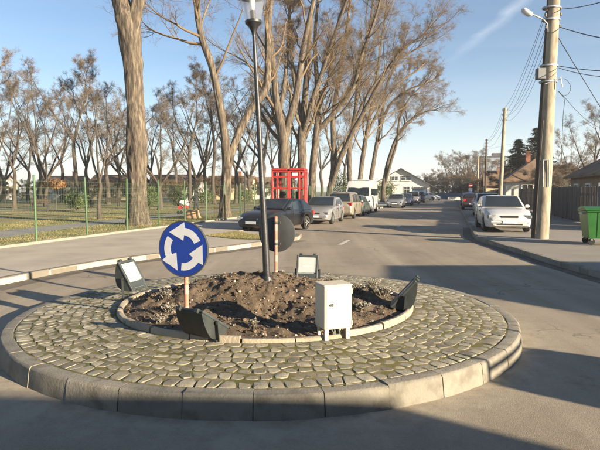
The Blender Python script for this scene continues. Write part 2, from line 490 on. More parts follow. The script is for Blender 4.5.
# short dry grass: near lawn, verge
def grass(name, polys, n, h, z, cols_mat, avoid=None):
    """n blades spread over convex polygons given as vertex lists"""
    Vs, Fs = [], []
    for poly, cnt in polys:
        p = np.array([[q[0], q[1]] for q in poly])
        # fan triangles weighted by area
        tr = [(p[0], p[i], p[i + 1]) for i in range(1, len(p) - 1)]
        ar = np.array([abs(np.cross(b - a, c - a)) for a, b, c in tr]); ar /= ar.sum()
        idx = RNG.choice(len(tr), cnt, p=ar)
        r1 = np.sqrt(RNG.random(cnt)); r2 = RNG.random(cnt)
        A = np.array([t[0] for t in tr])[idx]; B = np.array([t[1] for t in tr])[idx]; C = np.array([t[2] for t in tr])[idx]
        pos = A * (1 - r1)[:, None] + B * (r1 * (1 - r2))[:, None] + C * (r1 * r2)[:, None]
        if avoid is not None:
            a_, b_ = avoid[:-1], avoid[1:]; ab = b_ - a_; tt = np.clip(((pos[:, None] - a_) * ab).sum(-1) / (ab ** 2).sum(-1), 0, 1)
            ok = np.linalg.norm(pos[:, None] - (a_ + ab * tt[..., None]), axis=-1).min(1) > 1.0 + RNG.normal(0, .06, len(pos)); pos = pos[ok]; cnt = len(pos)
        ang = RNG.random(cnt) * 2 * np.pi; hh = h * RNG.uniform(.5, 1.3, cnt); w = .0055 * RNG.uniform(.7, 1.5, cnt)
        dx, dy = np.cos(ang) * w, np.sin(ang) * w
        le = RNG.normal(0, .5, (cnt, 2)) * hh[:, None]
        v = np.zeros((cnt, 3, 3)); v[:, 0] = np.c_[pos[:, 0] - dx, pos[:, 1] - dy, np.full(cnt, z)]
        v[:, 1] = np.c_[pos[:, 0] + dx, pos[:, 1] + dy, np.full(cnt, z)]; v[:, 2] = np.c_[pos[:, 0] + le[:, 0], pos[:, 1] + le[:, 1], z + hh]
        o = sum(len(q) for q in Vs); Vs.append(v.reshape(-1, 3)); Fs.append(np.arange(cnt * 3).reshape(-1, 3) + o)
    return tag(link(name, np_mesh(name, np.concatenate(Vs), np.concatenate(Fs), cols_mat, False)), kind='stuff')
M_blade = mat('grass_blade', [(.09, .10, .035), (.18, .16, .065), (.28, .225, .11)], .9, .8, 4, per_island=.35)
go = grass('grass', [([UV(12, FV - .2), UV(30, FV - .2), UV(30, FV - 9), UV(12, FV - 9)], 52000), ([UV(30, FV - .2), UV(60, FV - .2), UV(60, FV - 20), UV(30, FV - 20)], 30000), (gp, 8000)], 0, .05, PZ, M_blade, np.array([P(a, b, PZ)[:2] for a, b in PATH1]))
tag(go, 'short winter grass, part green part straw coloured, along the park fence', 'grass')
# ------------------------------------------------------------------ roundabout island
M_cobble = mat('cobble_stone', [(.165, .15, .113), (.25, .225, .172), (.345, .31, .242)], .82, 9, 8, .6, 70, per_island=.40, second=((.13, .13, .06), 11, .50, .70, .75))
M_moss = mat('moss_joint', [(.085, .082, .026), (.15, .135, .048), (.22, .185, .10)], .98, 3.5, 9, 1.0, 160, second=((.25, .21, .145), 7.0, .50, .64, .85))
M_soil = mat('soil', [(.060, .044, .029), (.115, .083, .054), (.175, .13, .088)], .97, 5, 9, 1.0, 60, second=((.26, .20, .14), 38, .62, .72, .8))
M_clod = mat('soil_clod', [(.07, .05, .034), (.15, .108, .073)], .97, 14, 6, .6, 90, per_island=.45)
M_pebble = mat('pebble', [(.24, .21, .165), (.36, .32, .26)], .9, 20, 4, per_island=.3)
M_edging = mat('edging_concrete', [(.24, .205, .15), (.33, .285, .21), (.285, .245, .18)], .92, 5, 8, .7, 40, per_object=.1)

KH = .185                                       # kerb height
def dome(r): return KH + .055 * max(0.0, min(1.0, (ISL_R - .16 - r) / 1.0))
isl = thing('traffic_island', 'round cobbled roundabout island with concrete kerb and raised soil bed', 'traffic island', ISL)
# kerb stones
NK = 36
for k in range(NK):
    a0 = 2 * math.pi * k / NK + R(1.5); da = 2 * math.pi / NK - .0022
    q = MB(); n = 12; vs = []
    prof = [(ISL_R - .16, -.06), (ISL_R - .16, KH - .006), (ISL_R - .152, KH), (ISL_R - .046, KH), (ISL_R - .040, KH - .002), (ISL_R - .024, KH - .018), (ISL_R - .021, KH - .024), (ISL_R, .0), (ISL_R, -.06)]
    for i in range(n + 1):
        t = i / n; a = a0 + da * t
        for (r, h) in prof: vs.append((r * math.cos(a), r * math.sin(a), h))
    m = len(prof); fs = []
    for i in range(n):
        for j in range(m - 1): fs.append((i * m + j, i * m + j + 1, (i + 1) * m + j + 1, (i + 1) * m + j))
    fs.append(tuple(range(m))); fs.append(tuple(range(n * m, n * m + m))[::-1])
    q.add(vs, fs)
    for vi, v_ in enumerate(q.v):
        e = .0035 * mnoise.noise(Vector((v_[0] * 9, v_[1] * 9, v_[2] * 9 + k))) + (.006 * min(0, mnoise.noise(Vector((v_[0] * 23, v_[1] * 23, k * 3.1))) + .25) if 3 <= vi % len(prof) <= 6 else 0)
        rr_ = math.hypot(v_[0], v_[1]); q.v[vi] = (v_[0] * (1 + e / rr_), v_[1] * (1 + e / rr_), v_[2] + e * .7)
    o = q.build('kerb_stone', M_kerb, isl, smooth=True, angle=30)
    o.location = (random.uniform(-.004, .004), random.uniform(-.004, .004), random.uniform(-.005, .004))
    o.rotation_euler = (random.uniform(-.0015, .0015), random.uniform(-.0015, .0015), 0)
q = MB(); q.lathe([(ISL_R - .15, -.05), (ISL_R - .15, KH - .010), (ISL_R - .050, KH - .010), (ISL_R - .033, KH - .030), (ISL_R - .011, .0), (ISL_R - .011, -.05)], 144, cap=False)
q.build('kerb_mortar', mat('kerb_mortar', [(.10, .09, .07), (.20, .18, .14)], .95, 9, 6, .4, 60), isl, True, 30)
# mossy sand the cobbles are set in
NA, NR = 420, 44
V = np.zeros((NR * NA, 3)); 
for i in range(NR):
    r = 1.80 + (ISL_R - .155 - 1.80) * i / (NR - 1)
    for k in range(NA):
        a = 2 * math.pi * k / NA; x, y = r * math.cos(a), r * math.sin(a)
        V[i * NA + k] = (x, y, dome(r) - .0022 + .0035 * fbm(x * 3.1, y * 3.1, 2, 2) + .0032 * mnoise.noise(Vector((x * 24, y * 24, 5))))
I, K = np.meshgrid(np.arange(NR - 1), np.arange(NA), indexing='ij'); K2 = (K + 1) % NA
F = np.stack([I * NA + K, (I + 1) * NA + K, (I + 1) * NA + K2, I * NA + K2], -1).reshape(-1, 4)
link('joint_moss', np_mesh('joint_moss', V, F, M_moss), isl)
# cobbles: hand-set stones, each cell of an uneven ring layout
RC = ISL_R - .16
def clip(poly, mx, my, nx, ny):
    out = []
    for i in range(len(poly)):
        a, b = poly[i], poly[(i + 1) % len(poly)]
        da = (a[0] - mx) * nx + (a[1] - my) * ny; db = (b[0] - mx) * nx + (b[1] - my) * ny
        if da <= 0: out.append(a)
        if da * db < 0: t = da / (da - db); out.append((a[0] + (b[0] - a[0]) * t, a[1] + (b[1] - a[1]) * t))
    return out
seeds = []
r = 1.975; row = 0
while r < RC - .04:
    n = int(2 * math.pi * r / random.uniform(.112, .130)); ph = random.random()
    for k in range(n):
        a = 2 * math.pi * (k + ph + random.uniform(-.26, .26)) / n
        w = .05 * mnoise.noise(Vector((math.cos(a) * 2.2, math.sin(a) * 2.2, 3.3)))
        rr_ = r + w + random.uniform(-.026, .026); seeds.append((rr_ * math.cos(a), rr_ * math.sin(a)))
    r += random.uniform(.118, .140); row += 1
seeds = [q for q in seeds if 1.93 < math.hypot(*q) < RC - .03]
stones = []
for i, (sx_, sy_) in enumerate(seeds):
    poly = [(sx_ - .16, sy_ - .16), (sx_ + .16, sy_ - .16), (sx_ + .16, sy_ + .16), (sx_ - .16, sy_ + .16)]
    gap = random.uniform(.004, .013)
    for j, (tx, ty) in enumerate(seeds):
        if j == i: continue
        dx, dy = tx - sx_, ty - sy_; d = math.hypot(dx, dy)
        if d > .42: continue
        poly = clip(poly, sx_ + dx / 2 - dx / d * gap, sy_ + dy / 2 - dy / d * gap, dx / d, dy / d)
    rr_ = math.hypot(sx_, sy_); ux, uy = sx_ / rr_, sy_ / rr_
    poly = clip(poly, ux * (RC - .012), uy * (RC - .012), ux, uy); poly = clip(poly, ux * 1.91, uy * 1.91, -ux, -uy)
    if len(poly) < 3: continue
    cx = sum(q[0] for q in poly) / len(poly); cy = sum(q[1] for q in poly) / len(poly)
    ar_ = abs(sum(poly[k][0] * poly[(k + 1) % len(poly)][1] - poly[(k + 1) % len(poly)][0] * poly[k][1] for k in range(len(poly)))) / 2
    if ar_ < .0035: continue
    # knock the corners off
    rp_ = []
    for k in range(len(poly)):
        a, b, c = poly[k - 1], poly[k], poly[(k + 1) % len(poly)]; t = random.uniform(.06, .17)
        rp_.append((b[0] + (a[0] - b[0]) * t, b[1] + (a[1] - b[1]) * t)); rp_.append((b[0] + (c[0] - b[0]) * t, b[1] + (c[1] - b[1]) * t))
    stones.append((ar_, cx, cy, rp_))
def stone_geo(cx, cy, poly):
    n = len(poly); t1, t2 = random.gauss(0, .010), random.gauss(0, .010); L_ = [(x - cx, y - cy) for x, y in poly]
    L_ = [(x * random.uniform(.95, 1.02), y * random.uniform(.95, 1.02)) for x, y in L_]
    vs = [(x, y, -.05) for x, y in L_] + [(x, y, -.0028 + x * t1 + y * t2) for x, y in L_] + [(x * .93, y * .93, x * t1 + y * t2 + random.uniform(-.001, .0012)) for x, y in L_] + [(0, 0, random.uniform(0, .003))]
    fs = [(j * n + k, j * n + (k + 1) % n, (j + 1) * n + (k + 1) % n, (j + 1) * n + k) for j in range(2) for k in range(n)] + [(2 * n + k, 2 * n + (k + 1) % n, 3 * n) for k in range(n)]
    return vs, fs
def seen(s_):
    x, y = ISL.x + s_[1], ISL.y + s_[2]; return s_[0] / (x * x + y * y) ** 1.5
stones.sort(key=seen, reverse=True)
rest = MB()
for i, (ar_, cx, cy, poly) in enumerate(stones):
    vs, fs = stone_geo(cx, cy, poly); z = dome(math.hypot(cx, cy)) + random.uniform(-.002, .0025)
    if i < 300:
        q = MB(); q.add(vs, fs); link('cobble', q.mesh('cobble', M_cobble, True, 24), isl, (cx, cy, z))
    else: rest.add([(a + cx, b + cy, c + z) for a, b, c in vs], fs)
tag(rest.build('cobbles', M_cobble, isl, smooth=True, angle=24), kind='stuff')
# moss and grass tufts in the joints
tv, tf = [], []
for i in range(11000):
    a = random.random() * 6.28; rr = random.uniform(1.93, ISL_R - .17)
    if mnoise.noise(Vector((math.cos(a) * rr * 1.3, math.sin(a) * rr * 1.3, 9))) < -.02: continue
    x, y, z = rr * math.cos(a), rr * math.sin(a), dome(rr) - .014
    for b in range(3):
        q = random.random() * 6.28; h = random.uniform(.008, .020); w = .004
        lx, ly = random.gauss(0, .010), random.gauss(0, .010)
        o = len(tv); tv += [(x - w * math.cos(q), y - w * math.sin(q), z), (x + w * math.cos(q), y + w * math.sin(q), z), (x + lx, y + ly, z + h)]; tf.append((o, o + 1, o + 2))
M_tuft = mat('moss_tuft', [(.09, .095, .022), (.19, .18, .055)], .95, 3, 4, per_island=.35)
tag(link('moss_tufts', np_mesh('moss_tufts', np.array(tv), np.array(tf), M_tuft, False), isl), kind='stuff')
# edging stones of the soil bed
NE = 22
for k in range(NE):
    a0 = 2 * math.pi * k / NE + R(4); da = 2 * math.pi / NE - .012
    hh = .055 + random.uniform(-.014, .012); wd = .085
    q = MB(); vs = []; n = 5; prof = [(1.895, -.12), (1.892, hh - .02), (1.878, hh - .002), (1.84, hh), (1.82, hh - .014), (1.812, -.12)]
    for i in range(n + 1):
        a = a0 + da * i / n
        j = 0
        for (rr, h) in prof:
            e = .006 * mnoise.noise(Vector((a * 14, rr * 30, h * 20)))
            vs.append(((rr + e) * math.cos(a), (rr + e) * math.sin(a), dome(1.89) + h + e)); j += 1
    m = len(prof); fs = []
    for i in range(n):
        for j in range(m - 1): fs.append((i * m + j, i * m + j + 1, (i + 1) * m + j + 1, (i + 1) * m + j))
    fs.append(tuple(range(m))); fs.append(tuple(range(n * m, n * m + m))[::-1])
    q.add(vs, fs); o = q.build('edging_stone', M_edging, isl, smooth=True, angle=45)
    o.location = (random.uniform(-.008, .008), random.uniform(-.008, .008), random.uniform(-.008, .004))
# soil mound
def soil_h(x, y):
    r = math.hypot(x, y)
    e = max(0.0, min(1.0, (1.82 - r) / .35)); e = e * e * (3 - 2 * e)
    h = .245 + .045 * e
    h += .30 * math.exp(-((x + .05) ** 2 / .95 + (y - .15) ** 2 / .55))
    h += .09 * math.exp(-((x + .75) ** 2 / .25 + (y - .1) ** 2 / .3))
    h += .06 * math.exp(-((x - 1.0) ** 2 / .2 + (y - .5) ** 2 / .25))
    h -= .09 * math.exp(-((x - .05) ** 2 / .20 + (y + .90) ** 2 / .12))
    h += e * (.055 * fbm(x * 2.3, y * 2.3, 3, 3) + .030 * mnoise.noise(Vector((x * 9, y * 9, 1))) + .016 * mnoise.noise(Vector((x * 22, y * 22, 4))) + .008 * mnoise.noise(Vector((x * 47, y * 47, 7))))
    return h
NA, NR = 240, 78
V = np.zeros((NR * NA + 1, 3))
for i in range(NR):
    rr = 1.83 * (i + 1) / NR
    for k in range(NA):
        a = 2 * math.pi * k / NA; x, y = rr * math.cos(a), rr * math.sin(a)
        V[i * NA + k] = (x, y, soil_h(x, y))
V[-1] = (0, 0, soil_h(0, 0))
I, K = np.meshgrid(np.arange(NR - 1), np.arange(NA), indexing='ij'); K2 = (K + 1) % NA
F = np.stack([I * NA + K, (I + 1) * NA + K, (I + 1) * NA + K2, I * NA + K2], -1).reshape(-1, 4)
cap = np.array([[k, (k + 1) % NA, NR * NA, NR * NA] for k in range(0)], dtype=int).reshape(-1, 4)
link('soil_bed', np_mesh('soil_bed', V, F, M_soil), isl)
def lump(rd, n=1):
    bm = bmesh.new(); bmesh.ops.create_icosphere(bm, subdivisions=n, radius=1)
    for v in bm.verts: v.co *= rd.uniform(.65, 1.15)
    bm.verts.index_update()
    r = [v.co.copy() for v in bm.verts], [[q.index for q in f.verts] for f in bm.faces]; bm.free(); return r
LV = [lump(random.Random(i)) for i in range(10)]
def scatter(name, n, s0, s1, m, keep, powr=2.2):
    q = MB()
    for i in range(n):
        a = random.random() * 6.28; rr = 1.78 * math.sqrt(random.random()); x, y = rr * math.cos(a), rr * math.sin(a)
        if not keep(x, y): continue
        s = s0 + (s1 - s0) * random.random() ** powr; vs, fs = random.choice(LV)
        M = Matrix.Translation((x, y, soil_h(x, y) + s * .2)) @ Matrix.Rotation(random.random() * 6, 4, Vector((random.random(), random.random(), 1)).normalized()) @ Matrix.Diagonal((s, s * random.uniform(.7, 1.2), s * random.uniform(.5, .9), 1))
        q.add([M @ Vector(p) for p in vs], fs)
    return tag(q.build(name, m, isl, fix=False), kind='stuff')
scatter('soil_clods', 4200, .004, .030, M_clod, lambda x, y: y < 1.2, 4.2)
scatter('pebbles', 230, .006, .026, M_pebble, lambda x, y: True, 2.6)
lv, lf = [], []
for i in range(1500):
    a = random.random() * 6.28; rr = 1.76 * math.sqrt(random.random()); x, y = rr * math.cos(a), rr * math.sin(a); z = soil_h(x, y) + .006
    n1_, n2_ = Vector((random.gauss(0, 1), random.gauss(0, 1), random.gauss(0, .35))).normalized(), Vector((random.gauss(0, 1), random.gauss(0, 1), random.gauss(0, .35))).normalized()
    s_ = random.uniform(.006, .019); c = Vector((x, y, z)); o = len(lv); lv += [c - n1_ * s_, c + n2_ * s_ * .4, c + n1_ * s_, c - n2_ * s_ * .4]; lf.append((o, o + 1, o + 2, o + 3))
tag(link('leaf_litter', np_mesh('leaf_litter', np.array(lv), np.array(lf), mat('leaf_litter', [(.16, .11, .06), (.30, .22, .13), (.40, .33, .22)], .95, 30, 3, per_island=.45), False), isl), kind='stuff')
def onsoil(p): return Vector((p[0], p[1], soil_h(p[0] - ISL.x, p[1] - ISL.y)))

# dry grey lavender clumps left in the bed
M_twig_pale = mat('dry_twig', [(.17, .15, .115), (.29, .26, .21)], .95, 20, 3, per_island=.35)
def clump(seed, h, w, n):
    rg = np.random.default_rng(seed); q = MB()
    for i in range(n):
        a = rg.random() * 6.28; sp = rg.random() ** .7; b = Vector((math.cos(a), math.sin(a), 0)) * sp * w * .35
        t = Vector((math.cos(a) * sp * w * rg.uniform(.6, 1.1), math.sin(a) * sp * w * rg.uniform(.6, 1.1), h * rg.uniform(.45, 1.1)))
        mid = b.lerp(t, .5) + Vector((rg.normal(0, .012), rg.normal(0, .012), h * .08))
        q.tube([b, mid, t], [.0035, .003, .0018], 3, cap=False)
        for j in range(6):
            p = mid.lerp(t, rg.uniform(-.3, 1)); e = p + Vector((rg.normal(0, .02), rg.normal(0, .02), rg.uniform(.002, .03)))
            s = Vector((rg.normal(0, .006), rg.normal(0, .006), rg.normal(0, .003)))
            q.add([p, p.lerp(e, .5) + s, e, p.lerp(e, .5) - s], [(0, 1, 2, 3)])
    return q.mesh('dry_plant', M_twig_pale, fix=False)
CL = [clump(1, .14, .12, 60), clump(2, .10, .14, 50), clump(3, .17, .09, 40)]
spots = [((166, 302), 0, .9, 'pale dried lavender clump left of the blue sign pole'), ((172, 312), 1, 1.0, 'pale dried clump in front of the blue sign, nearest it'),
         ((253, 330), 2, .8, 'single small pale twiggy plant in the dark hollow of the bed'), ((252, 273), 1, 1.1, 'grey dried clump at the foot of the lamp post, left side'),
         ((285, 272), 0, 1.0, 'grey dried clump on the mound crest just right of the grey sign back'), ((356, 295), 1, 1.2, 'dry twiggy clump just right of the beige cabinet'),
         ((372, 291), 0, 1.1, 'dry twiggy clump behind the bed edge, right of the cabinet'), ((383, 298), 1, 1.2, 'dry clump left of the side-on floodlight'),
         ((362, 310), 1, .9, 'low dry clump low on the right slope of the bed'), ((336, 332), 2, .6, 'dry twigs under the beige cabinet'),
         ((160, 322), 1, .8, 'flattened dry clump by the edging, left of the rear-facing floodlight'), ((271, 272), 1, .7, 'dried clump between lamp post and grey sign pole')]
for (px, k, s, lb) in spots:
    q = None
    for it in range(12):       # meet the sloping soil along the pixel's ray
        z = soil_h(q.x - ISL.x, q.y - ISL.y) if q is not None else .35
        q = P(px[0], px[1], z)
        if math.hypot(q.x - ISL.x, q.y - ISL.y) > 1.7: q = ISL + (Vector((q.x, q.y, 0)) - ISL).normalized() * 1.7
    q = onsoil(q)
    o = link('dry_plant', CL[k], None, q - Vector((0, 0, .01)), random.random() * 6, (s, s, s)); tag(o, lb, 'plant', 'dried plants in the soil bed')

# ---- lamp post
M_black = mat('black_paint_metal', [(.012, .013, .015), (.03, .03, .033)], .42, 12, 5, .15, 60, spec=.5)
M_clear = mat('lantern_glass', [(.85, .88, .9)], .06, spec=.5)
_b = M_clear.node_tree.nodes['Principled BSDF']; _b.inputs['Transmission Weight'].default_value = .9; _b.inputs['IOR'].default_value = 1.12; _b.inputs['Alpha'].default_value = .45
M_bulb = mat('lamp_bulb', [(.8, .8, .76)], .25, spec=.5)
base = AT(267.3, 276, 7.05); base.z = soil_h(base.x - ISL.x, base.y - ISL.y) - .05
top = AT(253.6, 27, 7.02)
lamp = thing('street_lamp', 'slim black lamp post with clear glass lantern in the island bed', 'street lamp', base)
L = top - base
q = MB(); q.tube([(0, 0, -.1), L * .12, L * .33, L * .66, L], [.049, .046, .040, .032, .023], 14); q.build('pole', M_black, lamp, True)
q = MB(); q.lathe([(.075, 0), (.075, .05), (.06, .085)], 16, (0, 0, .0)); q.build('base_collar', M_black, lamp, True)
ax = L.normalized().to_track_quat('Z', 'Y').to_matrix()
def lampart(name, prof, m, par=lamp, smooth=True, cap=True):
    q = MB(); q.lathe(prof, 20, cap=cap); q.v = [tuple(L + ax @ Vector(p)) for p in q.v]; return q.build(name, m, par, smooth)
lan = lampart('lantern_cup', [(.026, -.10), (.034, -.06), (.060, .0), (.105, .045), (.108, .075), (.09, .08)], M_black)
lampart('lantern_glass', [(.104, .078), (.118, .16), (.140, .26), (.162, .36), (.160, .36), (.137, .26), (.115, .16), (.101, .080)], M_clear, lan, cap=False)
lampart('lamp_holder', [(.036, .08), (.036, .20), (.028, .205)], M_black, lan)
lampart('bulb', [(.018, .205), (.03, .235), (.036, .28), (.034, .33), (.012, .35)], M_bulb, lan)
lampart('lantern_cap', [(.175, .362), (.18, .375), (.14, .42), (.05, .47), (.012, .50)], M_black, lan)

# ---- signs
M_blue = mat('sign_blue', [(.008, .030, .20), (.010, .038, .25)], .38, 3, 4, spec=.5)
M_white = mat('sign_white', [(.44, .45, .47), (.52, .53, .55)], .42, 6, 4, spec=.5)
M_signback = mat('sign_back_grey', [(.030, .033, .034), (.05, .053, .053)], .55, 6, 5, spec=.4)
M_polered = mat('faded_red_pole', [(.42, .14, .09), (.52, .21, .145)], .6, 14, 5, .1, 60, stretch=(1, 1, .3))
M_polewhite = mat('faded_white_band', [(.50, .24, .17), (.56, .32, .25)], .6, 14, 5)
def round_sign(name, label, base, ctr_z, diam, face_az, arrows):
    """face_az: direction the face looks, as an angle of the ground plane"""
    root = thing(name, label, 'road sign', base)
    zc = ctr_z - base.z; rr = diam / 2
    q = MB(); q.tube([(0, 0, -.15), (0, 0, zc + rr * .82)], .0245, 12); pole = q.build('pole', M_polered, root, True)
    q = MB(); q.lathe([(.0255, 0), (.027, .012), (.01, .02)], 12, (0, 0, zc + rr * .82)); q.build('pole_cap', M_polered, pole, True)
    for k in range(5):
        z0 = .06 + k * .24
        if z0 > zc + rr * .7: break
        q = MB(); q.lathe([(.0252, z0), (.0252, z0 + .10)], 12, cap=False); q.build('pole_band', M_polewhite, pole, True)
    f = Vector((math.cos(face_az), math.sin(face_az), 0)); rt = Vector((-f.y, f.x, 0)) * 1.0   # rt: to the right seen from the front is -(this)
    rt = Vector((f.y * -1, f.x, 0)); up = Vector((0, 0, 1))
    M = Matrix((rt, up, f)).transposed()          # local x = viewer's right, y = up, z = out of the face
    c = f * .052 + Vector((0, 0, zc))
    q = MB(); q.lathe([(rr - .006, -.018), (rr, -.014), (rr, .006), (rr - .006, .010), (rr - .014, .006)], 48)
    q.v = [tuple(c + M @ Vector(p)) for p in q.v]; pl = q.build('sign_plate', [M_signback], root, True, 40)
    q = MB(); q.lathe([(rr - .013, .0065), (rr - .013, .0085)], 48); q.v = [tuple(c + M @ Vector(p)) for p in q.v]
    fc = q.build('sign_face', M_blue, pl)
    if arrows:
        for k in range(3):
            o = R(120 * k); pts = []
            a0, a1, at = R(24), R(84), R(133)
            for i in range(9): a = a0 + (a1 - a0) * i / 8; pts.append((.76 * math.cos(a), .76 * math.sin(a)))
            pts += [(.93 * math.cos(a1 + R(2)), .95 * math.sin(a1 + R(2))), (.80 * math.cos(at), .80 * math.sin(at)), (.28 * math.cos(a1 + R(2)), .30 * math.sin(a1 + R(2)))]
            for i in range(9): a = a1 + (a0 - a1) * i / 8; pts.append((.50 * math.cos(a), .50 * math.sin(a)))
            pts = [((x * math.cos(o) - y * math.sin(o)) * rr, (x * math.sin(o) + y * math.cos(o)) * rr) for x, y in pts]
            q = MB(); q.prism(pts, .0088, .0105); q.v = [tuple(c + M @ Vector(p)) for p in q.v]; q.build('arrow', M_white, fc)
    for dz in (-.55, .55):
        q = MB(); q.lathe([(.031, -.018), (.034, 0), (.031, .018)], 12, (0, 0, zc + dz * rr)); q.box(Vector((0, 0, zc + dz * rr)) + f * .026, (.05, .14, .03), Matrix((f, rt, up)).transposed()); q.build('clamp', M_signback, root)
    return root
def on_soil_ray(px, py, dist):
    p = AT(px, py, dist); return Vector((p.x, p.y, soil_h(p.x - ISL.x, p.y - ISL.y)))
b1 = on_soil_ray(186.6, 308, 5.90)
c1 = AT(184.5, 249, 5.85)
round_sign('roundabout_sign', 'blue round sign with three white circling arrows on red pole', b1, c1.z, .615, math.atan2(-.94, -.33), True)
b2 = on_soil_ray(276, 272, 8.45)
c2 = AT(278, 233, 8.5)
round_sign('roundabout_sign', 'round sign seen from its dark grey back on faded red pole', b2, c2.z, .60, math.atan2(.96, .28), True)

# ---- floodlights
M_flood = mat('floodlight_housing', [(.018, .022, .022), (.034, .040, .038)], .5, 10, 5, .15, 80, spec=.45)
M_frame = mat('floodlight_frame', [(.030, .036, .037), (.05, .058, .057)], .45, 10, 5, spec=.45)
M_reflect = mat('floodlight_glass', [(.17, .20, .19), (.30, .34, .32)], .15, 3, 3, spec=.6)
M_lens = mat('floodlight_pane', [(.7, .75, .73)], .05, spec=.5)
_b = M_lens.node_tree.nodes['Principled BSDF']; _b.inputs['Alpha'].default_value = .28
def floodlight(label, base, az, elev, W=.35, Hh=.43, D=.145, foot=.16):
    """the pane looks along az, raised by elev"""
    root = thing('floodlight', label, 'floodlight', base, az, 'four floodlights round the soil bed')
    # local: x forward (aim), y left, z up; the box turns about a sideways axle at height foot+Hh*.35
    axle = Vector((0, 0, foot + .08)); Rm = Matrix.Rotation(-elev, 3, 'Y')
    def tr(q): q.v = [tuple(axle + Rm @ Vector(p)) for p in q.v]; return q
    # trough: curved back from upper lip to lower lip
    prof = [(0, Hh * .60)]
    for i in range(11):
        t = i / 10; a = math.pi * t
        prof.append((-D * (math.sin(a) ** .75) * (1 - .28 * math.cos(a)) - .015, Hh * (.60 - t)))
    prof.append((0, -Hh * .40))
    q = MB(); n = len(prof); vs = [(x, -W / 2, z) for x, z in prof] + [(x, W / 2, z) for x, z in prof]
    fs = [(i, i + 1, n + i + 1, n + i) for i in range(n - 1)] + [tuple(range(n)), tuple(range(n, 2 * n))[::-1], (n - 1, 0, n, 2 * n - 1)]
    q.add(vs, fs); hs = tr(q).build('housing', M_flood, root, True, 30)
    q = MB(); t = .034
    zc = Hh * .10
    for s in (-1, 1):
        q.box((.012, s * (W / 2 - t / 2 + .008), zc), (.028, t, Hh + .016), bev=.006)
        q.box((.0125, 0, zc + s * (Hh / 2 - t / 2 + .008)), (.026, W - 2 * t + .016, t), bev=.005)
    q.box((.0125, 0, zc - Hh / 2 + .075), (.022, W - 2 * t + .016, .085), bev=.005)
    fr = tr(q).build('front_frame', M_frame, root)
    q = MB(); q.box((.004, 0, zc), (.004, W - .06, Hh - .06)); tr(q).build('reflector', M_reflect, fr)
    q = MB(); q.box((.018, 0, zc + .05), (.004, W - .06, Hh - .17)); tr(q).build('glass_pane', M_lens, fr)
    q = MB(); q.tube([(.011, -W * .22, zc + .03), (.011, W * .22, zc + .03)], .008, 8); tr(q).build('lamp_tube', M_bulb, fr, True)
    for s in (-1, 1):                       # hinge lugs on the upper lip
        q = MB(); q.box((.005, s * W * .33, Hh * .60 + .022), (.05, .05, .028), bev=.006); tr(q).build('hinge', M_flood, hs)
    q = MB(); w2 = W / 2 + .022             # U bracket on its foot
    for s in (-1, 1): q.bar((-.03, s * w2, .0), (axle.x - .05, s * w2, axle.z + .02), .012, .04); q.lathe([(.02, -.008), (.02, .008)], 10, (axle.x - .045, s * (w2 + .006), axle.z + .01), 'y')
    q.box((-.03, 0, .01), (.05, 2 * w2, .014)); br = q.build('bracket', M_flood, root)
    q = MB(); q.box((-.03, 0, -.10), (.07, .16, .21), bev=.004); q.build('foot', M_edging, root)
    return root
def fl(px, py, label, elev, z=.25, foot=.16, turn=0.0):
    b = P(px, py, z); d = ISL - b
    return floodlight(label, b, math.atan2(d.y, d.x) + turn, elev, foot=foot)
fl(134, 298, 'floodlight at the left of the bed, its bright pane turned right', R(30), turn=R(-8), foot=.20)
fl(205, 338, 'floodlight at the front of the bed, its dark rounded back to the viewer', R(58), foot=.10, turn=R(-16))
fl(307, 279, 'floodlight at the far side of the bed, its pane facing the viewer', R(22), foot=.06, turn=R(6))
fl(402, 309, 'floodlight at the right of the bed, seen side-on and tipped back', R(42), foot=.10)

# ---- electrical cabinet
M_cab = mat('beige_steel', [(.50, .45, .34), (.56, .50, .38)], .5, 4, 5, .05, 60, second=((.45, .39, .28), 6, .62, .8, .4))
cb = P(336, 337, .27); 
cab = thing('electric_cabinet', 'small beige metal electrical cabinet on two short legs', 'cabinet', (cb.x - .02, cb.y + .12, .235), R(20))
q = MB(); q.box((0, 0, .33), (.30, .25, .43), bev=.006); q.build('body', M_cab, cab)
q = MB(); q.box((0, 0, .552), (.312, .262, .016), bev=.005); q.build('lid', M_cab, cab)
q = MB(); q.box((.005, -.129, .33), (.275, .008, .405), bev=.003); dr = q.build('door', M_cab, cab)
q = MB(); q.lathe([(.014, -.006), (.014, .004)], 12, (-.085, -.135, .36), 'y'); q.box((-.065, -.136, .36), (.014, .006, .03)); q.build('lock', M_frame, dr, True)
for z_ in (.17, .49):
    q = MB(); q.lathe([(.008, -.025), (.008, .025)], 8, (.145, -.132, z_)); q.build('hinge', M_cab, dr, True)
for s in (-1, 1):
    q = MB(); q.box((s * .115, -.09, .03), (.035, .035, .18)); q.build('leg', M_cab, cab)
    q = MB(); q.box((s * .115, .09, .03), (.035, .035, .18)); q.build('leg', M_cab, cab)
M_cable = mat('grey_cable', [(.10, .10, .10), (.2, .2, .19)], .6)
for i in range(6):
    x = -.08 + .032 * i; q = MB(); q.tube([(x, -.02, .125), (x + random.uniform(-.03, .03), -.05, .06), (x + random.uniform(-.05, .05), -.03, -.04)], .006, 6); q.build('cable', M_cable, cab, True)
